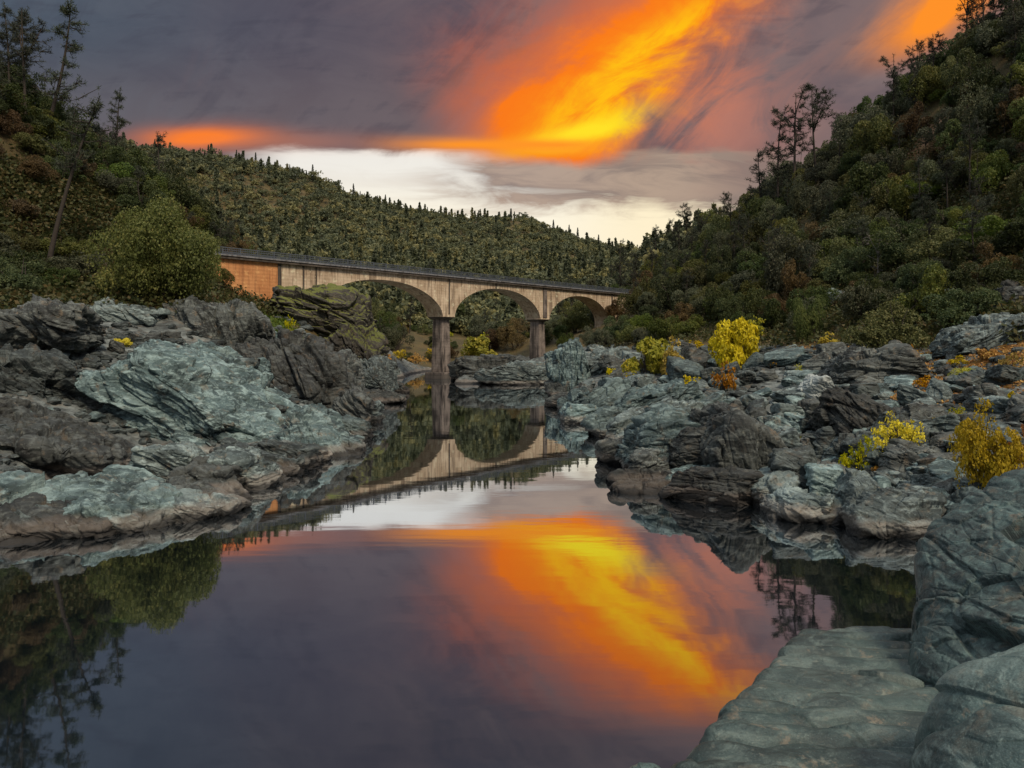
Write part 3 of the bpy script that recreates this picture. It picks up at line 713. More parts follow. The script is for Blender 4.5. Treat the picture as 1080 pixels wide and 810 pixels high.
hero(20, 368, 58, 120, 52, 8, 32, 'rock_dark', 'dark broken rock at the picture edge under the hillside', 90, 0.35, (0.4, 0.1, 0.9), 0.7, 1.2, (0, 6, 0))
hero(110, 345, 70, 90, 30, 6, 33, 'rock_grey', 'grey ledge below the round green bush', 80, 0.25, (0.4, 0.1, 0.9), 0.6, 1.1, (0, 5, 0))
hero(15, 440, 49, 130, 62, 8, 34, 'rock_grey', 'grey crumbly outcrop left of the great slope', 110, 0.3, (0.2, 0.5, 0.8), 0.55, 1.3, (0, 14, 6))
for side, pts in (('left', [(5, 586), (48, 582), (95, 577), (135, 571), (168, 562), (193, 546), (205, 530), (222, 520), (258, 511), (286, 502), (312, 492), (342, 482), (360, 468), (372, 448), (388, 427), (404, 416)]),
                  ('right', [(590, 412), (599, 432), (612, 449), (642, 464), (672, 475), (664, 494), (688, 517), (728, 530), (780, 538), (826, 548), (862, 555), (902, 562), (942, 568), (978, 580)])):
    for i, (x, y) in enumerate(pts):
        Y = CAMH*F/(y-HY)+1.8
        hero(x, HY+CAMH*F/Y+1, Y, (100 if side == 'left' else 72)*math.sqrt(30/Y)*(0.75+0.5*((i*37) % 10)/10), 30*math.sqrt(30/Y)*(0.7+0.6*((i*53) % 10)/10), 4.5, 700+i+(40 if side == 'right' else 0), ('rock_grey', 'rock_teal', 'rock_dark')[(i*7//3) % 3],
             'low wave worn rock sitting in the waterline of the %s bank' % side, 60, 0.15, (0.2*(1 if side == 'left' else -1), 0.1, 0.95), 0.4, 1.0, (0, 8 if side == 'left' else -8, (i*41) % 40-20), sink=0.55, group='rocks along the %s waterline' % side)
# far ledges by the piers
hero(520, 404, 132, 92, 34, 12, 40, 'rock_dark', 'dark blocky ledge at the water between the two piers', 110, 0.4, (0.1, 0.1, 0.98), 0.8, 1.0, sink=0.5)
hero(548, 405, 126, 90, 20, 10, 41, 'rock_grey', 'low grey slabs in front of the second pier', 90, 0.35, (0.15, 0.1, 0.98), 0.6, 1.0, sink=0.5)
# right bank
hero(787, 512, 38.5, 118, 84, 7, 50, 'rock_dark', 'big dark domed boulder with upright striations on the right bank', 130, 0.14, (0.95, 0.1, 0.15), 0.45, 0.7, (0, -6, 6), soft=0.14, sink=0.3)
hero(706, 512, 41.0, 100, 66, 7, 51, 'rock_teal', 'teal sloping rock at the point of the right bank', 110, 0.22, (0.3, 0.2, 0.9), 0.5, 1.0, (0, -16, 4), sink=0.45)
hero(742, 496, 39.5, 58, 44, 4, 52, 'rock_dark', 'square dark block leaning on the domed boulder', 80, 0.12, (0.2, 0.2, 0.9), 0.5, 0.9, (0, -6, 0))
hero(700, 530, 37.5, 92, 30, 5, 53, 'rock_dark', 'dark wet ledge forming the tip of the right bank', 90, 0.22, (0, 0.2, 0.97), 0.35, 1.0, sink=0.6)
hero(768, 536, 34.5, 110, 38, 4.5, 54, 'rock_dark', 'long dark slab at the waterline under the domed boulder', 90, 0.15, (0, 0.2, 0.97), 0.4, 0.9, (0, 4, 0), sink=0.55)
hero(640, 444, 72, 90, 40, 9, 55, 'rock_teal', 'teal ribbed rock at the water in front of the yellow bushes', 100, 0.3, (-0.4, 0.2, 0.9), 0.5, 1.0, (0, -12, 0), sink=0.5)
hero(700, 462, 56, 110, 36, 8, 56, 'rock_grey', 'long grey shelf reaching into the inlet of the right bank', 100, 0.28, (-0.3, 0.2, 0.93), 0.45, 1.0, (0, -8, 4), sink=0.5)
hero(690, 440, 66, 90, 30, 7, 57, 'rock_teal', 'pale ribbed slab below the pair of yellow bushes', 90, 0.28, (-0.4, 0.2, 0.9), 0.45, 1.0, (0, -12, 0), sink=0.4)
hero(607, 412, 100, 42, 46, 8, 58, 'rock_teal', 'steep slanting slab at the water edge before the third arch', 80, 0.35, (-0.85, 0.2, 0.5), 0.8, 0.9, (0, -30, 0), sink=0.45)
hero(645, 398, 104, 60, 28, 8, 59, 'rock_grey', 'grey rounded blocks beneath the third arch', 80, 0.3, (-0.4, 0.2, 0.9), 0.7, 1.1, (0, -8, 0))
hero(928, 417, 59, 100, 46, 7, 60, 'rock_dark', 'dark square faced outcrop below the orange leaf bank', 100, 0.25, (0.1, 0.2, 0.97), 0.8, 1.0, (0, -4, 0))
hero(864, 421, 56, 36, 24, 3, 61, 'rock_white', 'pale squarish block in the boulder field', 60, 0.06, rough=0.6, name='boulder', cat='boulder')
hero(846, 520, 34.0, 46, 42, 3, 62, 'rock_grey', 'pointed grey boulder right of the domed boulder', 70, 0.05, rough=0.7, nplanes=9, name='boulder', cat='boulder')
hero(872, 530, 33.0, 36, 36, 2.4, 63, 'rock_teal', 'teal topped pyramid boulder near the shore', 60, 0.05, rough=0.7, nplanes=8, name='boulder', cat='boulder')
hero(845, 550, 31.5, 70, 28, 3.5, 64, 'rock_grey', 'flat grey boulder standing at the inlet waterline', 70, 0.08, rough=0.8, sink=0.5, name='boulder', cat='boulder')
hero(912, 545, 31.0, 48, 44, 3, 65, 'rock_grey', 'veined oval boulder above the inlet', 70, 0.08, (0.8, 0, 0.5), 0.3, 0.6, (0, 20, 0), soft=0.12, name='boulder', cat='boulder')
hero(940, 568, 29.0, 70, 46, 3.2, 66, 'rock_grey', 'broad grey boulder at the inner corner of the inlet', 70, 0.1, rough=0.8, sink=0.5, name='boulder', cat='boulder')
hero(900, 462, 43, 60, 44, 4, 67, 'rock_dark', 'dark slab leaning in the middle of the boulder field', 70, 0.1, rough=0.9, name='boulder', cat='boulder', tilt=(0, 24, 0))
hero(978, 540, 31.5, 34, 26, 2.2, 68, 'rock_grey', 'smooth egg shaped boulder left of the orange yellow bush', 50, 0.03, rough=0.5, soft=0.14, name='boulder', cat='boulder')
hero(962, 500, 36, 40, 26, 3, 69, 'rock_dark', 'dark flat topped boulder under the small yellow bushes', 50, 0.06, rough=0.8, name='boulder', cat='boulder')
hero(1050, 372, 60, 90, 30, 6, 70, 'rock_grey', 'grey ledge in the orange leaf bank at the right edge', 80, 0.25, (-0.3, 0.2, 0.9), 0.6, 1.0, (0, -14, 0))

# the near rocks
c0 = np.array((4.6, 9.0, 0.9))
pl = [((0.03, 0.13, 0.99), 2.2), ((-0.81, 0.58, 0.20), 2.08), ((-0.1, 0.99, 0.1), 4.5), ((-0.97, 0.05, 0.25), 3.3), ((1, 0, 0), 4.5), ((0, -1, 0), 5.0), ((0, 0, -1), 3.2), ((-0.55, 0.25, 0.8), 3.0)]
me = rock_mesh('rock_slab', (3, 4, 2), 81, M['rock_smooth'], 260, pl, soft=0.05, rough=0.24, strata=0.06, sdir=(0.05, 0.62, 0.78), slam=0.5, ripple=(0.34, 0.62, (0.12, 0.93, 0.0)), origin=tuple(c0), cell=2.6, joints=0.35)
tag(obj('rock_slab', me, None, tuple(c0)), 'smooth rippled stone slab at the bottom right, sloping into the water', 'rock')
c0 = np.array((8.2, 11.0, 3.3))
pl = [((-0.87, 0.49, 0.10), 1.66), ((-0.30, -0.93, 0.15), 1.9), ((-0.60, 0, 0.80), 1.32), ((-0.77, 0, 0.63), 1.45), ((0.1, -0.2, 0.97), 2.0), ((1, 0, 0), 3.5), ((0, 1, 0.1), 2.4), ((0, 0, -1), 3), ((-0.45, -0.55, 0.7), 1.75)]
me = rock_mesh('boulder', (2.6, 2.3, 2.4), 82, M['rock_near'], 220, pl, soft=0.06, rough=0.42, strata=0.05, sdir=(0.8, 0.2, 0.55), slam=0.6, origin=tuple(c0), cell=2.4, joints=0.5)
tag(obj('boulder', me, None, tuple(c0)), 'dark upright boulder standing behind the rippled slab at the right edge', 'boulder')
c0 = np.array((5.30, 6.4, 3.48))
pl = [((-0.88, 0.25, 0.40), 1.50), ((-0.15, -0.35, 0.92), 1.36), ((-0.30, 0.3, 0.9), 1.50), ((0.2, 0.9, 0.35), 1.35), ((1, 0, 0.2), 2.6), ((0, -1, 0.3), 1.9), ((0, 0, -1), 2), ((-0.75, 0.6, 0.25), 1.5), ((-0.62, -0.1, 0.78), 1.45)]
me = rock_mesh('boulder', (1.6, 1.6, 1.3), 83, M['rock_worn'], 220, pl, soft=0.09, rough=0.30, strata=0.03, sdir=(0.6, 0.3, 0.7), slam=0.45, ripple=(0.16, 0.6, (0.75, 0.25, 0.3)), origin=tuple(c0), cell=2.6, joints=0.12)
tag(obj('boulder', me, None, tuple(c0)), 'smooth teal boulder in the bottom right corner, in front of the dark upright one', 'boulder')
c0 = np.array((1.45, 8.9, 0.62))
me = rock_mesh('boulder', (0.60, 0.7, 1.75), 84, M['rock_near'], 140, None, 12, 0.14, 0.25, 0.04, (0.5, 0.2, 0.8), 0.4, None, tuple(c0))
tag(obj('boulder', me, None, tuple(c0)), 'rock tip poking up at the bottom edge left of the rippled slab', 'boulder')

for x, yb, w, hh, sd, lb in ((296, 318, 16, 15, 90, 'dark boxy rock against the pale wall under the bridge railing'), (286, 330, 20, 12, 91, 'low dark rock between the pale wall and the mossy outcrop')): hero(x, yb, 111, w, hh, 2.5, sd, 'rock_dark', lb, 40, 0.2)
# scattered boulders: shared shapes, each copy an object of its own
RND = random.Random(7); NR = np.random.RandomState(7)
PROTO = []
for k in range(14):
    mt = ('rock_teal', 'rock_grey', 'rock_grey', 'rock_dark', 'rock_grey', 'rock_teal', 'rock_dark')[k % 7]
    me = rock_mesh('boulder', (1, 0.85+0.3*(k % 3)/2, 0.55+0.12*(k % 4)), 100+k, M[mt], 34, None, 8+k % 5, 0.02+0.02*(k % 3), 0.5, 0.04 if k % 2 else 0.0, (0.4, 0.2, 0.9), 0.3)
    PROTO.append(me)
def scatter_rocks(xy, sizes, label, group, name='boulder'):
    z = ground_z(xy[:, 0], xy[:, 1])
    for (x, y), zz, s in zip(xy, z, sizes):
        if zz < -0.5: continue
        o = bpy.data.objects.new(name, RND.choice(PROTO)); COL.objects.link(o)
        o.location = (x, y, max(zz, -0.1)+0.28*s); o.scale = (s*RND.uniform(0.8, 1.35), s*RND.uniform(0.8, 1.2), s*RND.uniform(0.7, 1.25))
        o.rotation_euler = (RND.uniform(-0.4, 0.4), RND.uniform(-0.45, 0.45), RND.uniform(0, 6.28))
        tag(o, label, 'boulder', group)
def by_pixels(n, x0, x1, y0, y1, ymax=150):
    out = []
    for k in range(n*3):
        p = hit(NR.uniform(x0, x1), NR.uniform(y0, y1), 22, 260)
        if 0.2 < p[2] < 14 and p[1] < ymax: out.append(p[:2])
        if len(out) >= n: break
    return np.array(out)
def sizes(xy, lo, hi):                                # bigger blocks farther back read at about the same scale
    return np.array([RND.uniform(lo, hi)**1.0*(0.35+y/70) for x, y in xy])
q = by_pixels(95, 820, 1080, 400, 560); scatter_rocks(q, sizes(q, 0.5, 1.15), 'grey boulder among the jumbled stones of the right bank near the inlet', 'boulders of the right bank')
q = by_pixels(60, 690, 960, 375, 450); scatter_rocks(q, sizes(q, 0.5, 1.2), 'grey boulder on the right bank around the yellow bushes', 'boulders around the yellow bushes')
q = by_pixels(40, 590, 760, 365, 440); scatter_rocks(q, sizes(q, 0.5, 1.2), 'grey boulder of the far right bank near the third arch', 'boulders near the third arch')
q = by_pixels(62, 760, 1010, 450, 572); scatter_rocks(q, sizes(q, 0.45, 1.0), 'angular boulder piled along the shore of the right hand inlet', 'boulders along the inlet shore')
q = by_pixels(130, 640, 1080, 372, 560); scatter_rocks(q, sizes(q, 0.25, 0.7), 'small angular rock in the jumble on the right bank', 'small rocks of the right bank', 'rock')
q = by_pixels(30, 0, 200, 330, 480); scatter_rocks(q, sizes(q, 0.4, 1.0), 'broken rock lying on the left bank below the hillside', 'broken rocks of the left bank', 'rock')
q = by_pixels(22, 250, 430, 350, 425); scatter_rocks(q, sizes(q, 0.4, 1.0), 'dark rock between the outcrops of the left shore', 'rocks between the left outcrops', 'rock')
q = by_pixels(14, 850, 1075, 225, 330); scatter_rocks(q, sizes(q, 0.6, 1.3), 'pale rock showing between shrubs on the right hillside', 'rocks on the right hillside', 'rock')
# small stones: one mass
def rubble():
    xy = np.concatenate([by_pixels(420, 600, 1080, 365, 575), by_pixels(330, 0, 420, 315, 540)])
    xy = np.concatenate([xy+NR.normal(size=xy.shape)*0.8 for _ in range(5)])
    z = ground_z(xy[:, 0], xy[:, 1]); k = z > 0; xy = xy[k]; z = z[k]
    d, f = cube_sphere(3); V = []; Fs = []
    for i, ((x, y), zz) in enumerate(zip(xy, z)):
        s = (0.10+0.32*NR.rand()**2)*(0.45+y/75)
        pn = NR.normal(size=(8, 3)); pn /= np.linalg.norm(pn, axis=1)[:, None]
        dd = d@pn.T; r = np.where(dd > 0.05, NR.uniform(0.6, 1, 8)/np.maximum(dd, 0.05), 9).min(1); r = np.minimum(r, 1.25)
        V.append(d*r[:, None]*s*np.array((1.2, 1, 0.7))+np.array((x, y, zz+0.1*s))); Fs.append(f+i*len(d))
    tag(obj('rubble', mesh_np('rubble', np.concatenate(V), np.concatenate(Fs), M['rock_grey'])), 'small loose stones between the boulders on both banks', 'rubble', None, 'stuff')
rubble()

# ------------------------------------------------------------------ plants
def leaves(c, nrm, size, R, aspect=1.6, spread=0.9):
    """rhombic leaf sprays: centres, outward directions, sizes -> verts, quads"""
    n = len(c); d = nrm+R.normal(size=(n, 3))*spread; d /= np.linalg.norm(d, axis=1)[:, None]+1e-9
    a = np.cross(d, R.normal(size=(n, 3))); a /= np.linalg.norm(a, axis=1)[:, None]+1e-9
    b = np.cross(d, a); s = np.asarray(size)*R.uniform(0.6, 1.3, n)
    a = a*(s*aspect/2)[:, None]; b = b*(s/2)[:, None]
    v = np.stack([c-a, c-b*1.0+a*0.1, c+a, c+b*1.0+a*0.1], 1).reshape(-1, 3)
    return v, np.arange(4*n).reshape(n, 4)
def tubes(paths, sides=6):
    """paths: list of (points (k,3), radii (k)) -> verts, quads"""
    V = []; Fs = []; b = 0
    for P, rr in paths:
        P = np.asarray(P, float); k = len(P); t = np.gradient(P, axis=0); t /= np.linalg.norm(t, axis=1)[:, None]+1e-9
        ref = np.where(np.abs(t[:, 2:3]) > 0.9, np.array([[1.0, 0, 0]]), np.array([[0, 0, 1.0]]))
        u = np.cross(t, ref); u /= np.linalg.norm(u, axis=1)[:, None]+1e-9; w = np.cross(t, u)
        an = np.linspace(0, 2*math.pi, sides, endpoint=False)
        ring = P[:, None]+(u[:, None]*np.cos(an)[None, :, None]+w[:, None]*np.sin(an)[None, :, None])*np.asarray(rr)[:, None, None]
        V.append(ring.reshape(-1, 3))
        i = np.arange(k-1)[:, None]*sides+np.arange(sides)[None]; j = np.arange(k-1)[:, None]*sides+(np.arange(sides)[None]+1) % sides
        Fs.append(np.stack([i, j, j+sides, i+sides], -1).reshape(-1, 4)+b); b += k*sides
    return np.concatenate(V), np.concatenate(Fs)
def curve(a, b, bend, k=6):
    t = np.linspace(0, 1, k)[:, None]; return np.asarray(a)*(1-t)+np.asarray(b)*t+np.asarray(bend)*(4*t*(1-t))

def crown_mesh(seed, mat, nl=14000, lobes=17, leaf=0.034, flat=0.85, ragged=0.30, sparse=1.0):
    """unit crown, about 1 in radius and sitting on z=0: many overlapping lobes of leaf sprays"""
    R = np.random.RandomState(seed)
    c = R.normal(size=(lobes, 3)); c /= np.linalg.norm(c, axis=1)[:, None]; c *= R.uniform(0.25, 0.90, lobes)[:, None]; c[:, 2] = np.abs(c[:, 2])*flat*1.1+0.22
    rad = R.uniform(0.15, 0.40, lobes)
    w = rad**2*R.uniform(0.35, 1.6, lobes); which = R.choice(lobes, nl, p=w/w.sum())
    d = R.normal(size=(nl, 3)); d /= np.linalg.norm(d, axis=1)[:, None]; d[:, 2] = np.where((d[:, 2] < -0.3) & (R.rand(nl) < 0.7), -d[:, 2], d[:, 2])
    rr = rad[which]*(1-np.abs(R.normal(size=nl))*ragged*0.7+0.12*gn(d*3+which[:, None]*5.1, seed))
    p = c[which]+d*rr[:, None]
    g = gn(p*4.5, seed+2); keep = g > (-0.14+0.45*(1-sparse)*2); p = p[keep]; d = d[keep]; which = which[keep]
    p[:, 2] = np.maximum(p[:, 2], 0.02)
    v, f = leaves(p, d, leaf, R)
    t = np.clip(0.5+0.35*gn(p*2.2, seed+5)+R.normal(size=len(p))*0.22+(R.rand(lobes)[which]-0.5)*0.35, 0, 1)
    return mesh_np('crown', v, f, mat, {'tint': np.repeat(t, 4)})
def stems_mesh(seed, mat, n=7, top=0.75):
    R = np.random.RandomState(seed); ps = []
    for k in range(n):
        a = R.uniform(0, 6.28); r = R.uniform(0.2, 0.6); e = np.array((r*math.cos(a), r*math.sin(a), R.uniform(0.45, top)))
        P = curve((0.06*math.cos(a), 0.06*math.sin(a), -0.12), e, (R.normal()*0.05, R.normal()*0.05, 0.05), 5); ps.append((P, np.linspace(0.030, 0.008, 5)))
        for q in range(2):
            s = P[2+q]; e2 = s+R.normal(size=3)*0.16+np.array((0, 0, 0.2)); ps.append((curve(s, e2, (0, 0, 0.03), 4), np.linspace(0.013, 0.004, 4)))
    v, f = tubes(ps, 5); return mesh_np('stems', v, f, mat, None, True)
STEMS = [stems_mesh(300+k, M['bark']) for k in range(3)]
CROWN = {}
def crown(kind, k, **kw):
    key = (kind, k)
    if key not in CROWN: CROWN[key] = crown_mesh(400+k*13+sum(map(ord, kind)), M[kind], **kw)
    return CROWN[key]
def shrub(x, y, r, kind, label, group, h=1.0, name='shrub', cat='shrub', k=None, z=None, **kw):
    k = RND.randrange(5) if k is None else k
    z = gz(x, y) if z is None else z
    root = bpy.data.objects.new(name, None); COL.objects.link(root); root.empty_display_size = 0.1
    root.location = (x, y, z-0.05*r); root.rotation_euler = (0, 0, RND.uniform(0, 6.28)); root.scale = (r, r*RND.uniform(0.75, 1.25), r*h)
    tag(root, label, cat, group)
    for nm, me in (('stems', RND.choice(STEMS)), ('crown', crown(kind, k, **kw))):
        o = bpy.data.objects.new(nm, me); COL.objects.link(o); o.parent = root
    return root

def at_px(x, y, r, kind, label, group=None, h=1.0, y0=24, y1=300, **kw):
    p = hit(x, y, y0, y1); return shrub(p[0], p[1], r/F*p[1], kind, label, group, h, **kw)      # r in photo pixels

# coloured bushes of the banks
at_px(778, 391, 35, 'leaf_yellow', 'bright yellow round bush, brightest on the right bank', h=1.75, k=0, nl=13000, leaf=0.052, ragged=0.42)
at_px(712, 396, 20, 'leaf_yellow', 'yellow bush right beside the lime green one', h=1.5, k=1, nl=4500, leaf=0.085, sparse=0.8)
at_px(683, 396, 25, 'leaf_lime', 'lime green bush left of the yellow ones', h=1.3, k=1, nl=4500, leaf=0.085)
at_px(764, 414, 17, 'leaf_orange', 'rusty orange bush below the bright yellow one', h=1.6, k=0, nl=2500, leaf=0.10, sparse=0.7)
at_px(728, 414, 15, 'leaf_yellow', 'small golden bush among rocks left of the rusty one', h=1.0, k=2, nl=2500, leaf=0.11, sparse=0.7)
at_px(740, 419, 9, 'leaf_orange', 'tiny orange bush beside the small golden one', h=0.9, k=1, nl=1500, leaf=0.13)
at_px(645, 397, 9, 'leaf_yellow', 'tiny yellow bush among the teal rocks near the third arch', h=0.8, k=2, nl=2500, leaf=0.11)
at_px(798, 358, 16, 'leaf_lime', 'loose yellow green bush above the bright yellow one', h=1.2, k=0, nl=3500, leaf=0.09, sparse=0.6)
at_px(875, 365, 14, 'leaf_yellow', 'low yellow bush along the path above the pale block', h=0.8, k=1, nl=3000, leaf=0.1, sparse=0.6)
BUSH = px(1052, 500, 30)
shrub(BUSH[0], BUSH[1], 2.0, 'leaf_yellow', 'large orange and yellow green bush above the dark upright boulder', None, 1.75, k=5, nl=18000, leaf=0.036, sparse=0.85, ragged=0.5)
shrub(BUSH[0]+1.3, BUSH[1]-0.3, 1.2, 'leaf_orange', 'orange leafed bush at the right edge tangled in the yellow green one', None, 1.9, k=2, nl=12000, leaf=0.042, sparse=0.7)
at_px(905, 500, 22, 'leaf_lime', 'wispy yellow green bush in the boulder field', h=1.6, k=3, nl=6000, leaf=0.055, sparse=0.7, ragged=0.5)
at_px(950, 482, 27, 'leaf_yellow', 'wispy golden bush in the boulder field', h=1.7, k=3, nl=6000, leaf=0.052, sparse=0.7, ragged=0.5)
at_px(1018, 402, 16, 'leaf_lime', 'low yellow green mound in the orange leaf bank', h=0.8, k=2, nl=9000)
at_px(1012, 386, 12, 'leaf_yellow', 'small yellow shrub on the orange leaf bank', h=0.7, k=1)
at_px(130, 366, 10, 'leaf_yellow', 'small round yellow bush on top of the left outcrops', h=1.0, k=0)
at_px(145, 492, 8, 'leaf_orange', 'small orange plant in a crack above the low teal shelf', h=0.7, k=0)
at_px(306, 370, 14, 'leaf_lime', 'yellow green sapling before the mossy outcrop', h=2.0, k=0)
at_px(358, 408, 8, 'leaf_orange', 'orange bush at the foot of the mossy outcrop', h=1.5, k=0)
for x, y, r, kd, lb in ((405, 384, 10, 'leaf_orange', 'orange bush on the far shore left of the first pier'), (422, 380, 8, 'leaf_yellow', 'yellow bush on the far shore left of the first pier'), (440, 384, 9, 'leaf_orange', 'low rusty bush on the far shore beside the first pier'),
                        (507, 382, 18, 'leaf_lime', 'lime green bush seen under the second arch'), (522, 384, 9, 'leaf_yellow', 'yellow bush seen under the second arch'), (495, 386, 9, 'leaf_yellow', 'straw coloured bush seen under the second arch, lowest there'), (455, 378, 7, 'leaf_yellow', 'small yellow plant hugging the first pier')):
    p = hit(x, y, 140, 300); shrub(p[0], p[1], r/F*p[1]*1.15, kd, lb, None, 1.1, k=RND.randrange(3))
for x, y, r, kd in ((628, 392, 7, 'leaf_lime'), (660, 404, 6, 'leaf_orange'), (735, 370, 12, 'leaf_gold'), (752, 404, 8, 'leaf_gold'), (815, 388, 8, 'leaf_orange'), (842, 398, 7, 'leaf_lime'), (890, 392, 9, 'leaf_gold'), (925, 500, 9, 'leaf_orange'), (935, 440, 9, 'leaf_lime'), (985, 455, 10, 'leaf_gold'), (975, 410, 12, 'leaf_orange'),
                    (1040, 380, 14, 'leaf_orange'), (1065, 392, 13, 'leaf_gold'), (1000, 520, 8, 'leaf_orange'), (880, 515, 8, 'leaf_lime'), (845, 470, 8, 'leaf_lime'), (720, 385, 9, 'leaf_lime'), (1070, 430, 12, 'leaf_gold'), (960, 385, 12, 'leaf_orange'), (1010, 440, 9, 'leaf_lime')):
    at_px(x, y, r, kd, 'low autumn coloured plant growing between the rocks of the right bank', 'low autumn plants of the right bank', RND.uniform(0.9, 1.6), k=RND.randrange(5), nl=3000, leaf=0.09, sparse=0.6, name='autumn_plant', cat='plant')
# big single bushes
at_px(163, 325, 74, 'leaf_olive', 'big round green bush hiding the left end of the bridge', h=1.35, y0=70, k=7, nl=60000, lobes=46, leaf=0.020, ragged=0.40, sparse=1.25)
at_px(62, 372, 22, 'leaf_olive', 'dark green bush on the rocks below the hillside', h=1.2, k=1)
at_px(25, 300, 40, 'leaf_dark', 'grey green bush at the left edge under the leaning pine', h=1.1, y0=60, k=2)
at_px(935, 372, 42, 'leaf_olive', 'pale olive bush over the dark square faced outcrop', h=1.2, y0=50, k=1)
at_px(1010, 350, 45, 'leaf_dark', 'dark spreading bush at the right edge over the orange leaf bank', h=0.9, y0=50, k=0)
at_px(855, 360, 20, 'leaf_green', 'dark green conical bush by the path', h=2.2, y0=60, k=1)

# hillside cover: copies of a few crowns, three or four kinds mixed
def region(n, fx, mind, tries=40):
    out = []; g = {}
    for _ in range(n*tries):
        x, y = fx(); c = (int(x//mind), int(y//mind)); ok = True
        for i in (-1, 0, 1):
            for j in (-1, 0, 1):
                for (a, b) in g.get((c[0]+i, c[1]+j), ()):
                    if (a-x)**2+(b-y)**2 < mind*mind: ok = False
        if ok: g.setdefault(c, []).append((x, y)); out.append((x, y))
        if len(out) >= n: break
    return np.array(out)
def visible(x, y, z, extra=4.0):
    """is the top of a plant standing here seen over the ground in front of it"""
    t = np.linspace(0.12, 0.97, 40); g = ground_z(x*t, y*t); line = CAMH+(z+extra-CAMH)*t
    return bool((g < line).all())
KINDS = ['leaf_olive', 'leaf_dark', 'leaf_dark', 'leaf_grey', 'leaf_olive', 'leaf_green', 'leaf_brown']
def cover(n, x0, x1, Y0, Y1, mind, rlo, rhi, zmin, label, group, kinds, hlo=0.8, hhi=1.3, zmax=200, name='shrub', cat='shrub', skip=None):
    P = region(n*4, lambda: (lambda Y, u: ((u-CX)/F*Y, Y))(NR.uniform(Y0, Y1), NR.uniform(x0, x1)), mind)
    z = ground_z(P[:, 0], P[:, 1]); c = 0
    for (x, y), zz in zip(P, z):
        if zz < zmin or zz > zmax: continue
        if skip and skip(x, y, zz): continue
        if not visible(x, y, zz): continue
        shrub(x, y, RND.uniform(rlo, rhi), RND.choice(kinds), label, group, RND.uniform(hlo, hhi), name, cat, z=zz); c += 1
        if c >= n: break
    return c
def near_bridge(x, y, z):
    t = (x+45.4)*0.641+(y-110.6)*0.767; s = (x+45.4)*0.767-(y-110.6)*0.641
    if -24 < t < 128 and -4.5 < s < 3.5: return True
    return False
def left_skip(x, y, z):
    if near_bridge(x, y, z): return True
    u = CX+F*x/y
    return u > 225 and y < 112 and z < 15 or u > 190 and y < 100
cover(62, -60, 270, 74, 106, 3.6, 2.2, 4.0, 12.5, 'olive shrub in the thicket on the lower left hillside', 'shrubs of the lower left hillside', ['leaf_dark', 'leaf_brown', 'leaf_dark', 'leaf_grey', 'leaf_olive', 'leaf_brown'], 0.7, 1.1, skip=left_skip)
cover(84, -60, 300, 98, 150, 4.4, 3.2, 5.4, 18, 'green oak shrub on the upper left hillside', 'shrubs of the upper left hillside', ['leaf_dark', 'leaf_dark', 'leaf_green', 'leaf_olive', 'leaf_dark', 'leaf_brown'], 0.9, 1.4, skip=left_skip)
CUT = hit(978, 158, 90, 260)
def right_skip(x, y, z):
    if near_bridge(x, y, z): return True
    c = CUT; return (x-c[0])**2+(y-c[1])**2 < 22
cover(100, 640, 1120, 72, 135, 4.2, 2.6, 4.8, 8.6, 'green shrub on the lower right hillside above the boulders', 'shrubs of the lower right hillside', KINDS, 0.7, 1.6, skip=right_skip)
cover(175, 640, 1120, 110, 240, 5.2, 3.6, 6.0, 14, 'grey green oak on the steep right hillside', 'oaks of the right hillside', ['leaf_dark', 'leaf_grey', 'leaf_olive', 'leaf_grey', 'leaf_olive'], 0.8, 1.8, name='oak_tree', cat='tree', skip=right_skip)
cover(80, 300, 680, 185, 300, 7.5, 3.8, 6.2, 4.0, 'oak on the far bank seen through the arches of the bridge', 'oaks beyond the bridge', ['leaf_grey', 'leaf_olive', 'leaf_dark', 'leaf_grey', 'leaf_brown'], 0.9, 1.4, name='oak_tree', cat='tree', skip=near_bridge)

cover(45, 580, 770, 122, 215, 4.0, 2.4, 4.2, 5.2, 'leafy oak between the boulders and the right end of the bridge', 'oaks below the right end of the bridge', ['leaf_dark', 'leaf_olive', 'leaf_grey', 'leaf_green'], 0.9, 1.4, zmax=40, name='oak_tree', cat='tree', skip=right_skip)
print('shrubs', sum(o.name.startswith('shrub') for o in COL.objects), 'oaks', sum(o.name.startswith('oak') for o in COL.objects))
cover(34, 330, 600, 170, 240, 4.0, 1.6, 3.2, 1.4, 'riverside bush on the far shore beyond the piers', 'bushes of the far shore', ['leaf_olive', 'leaf_brown', 'leaf_dark', 'leaf_lime'], 0.8, 1.3, zmax=14, name='riverside_bush', cat='bush', skip=near_bridge)
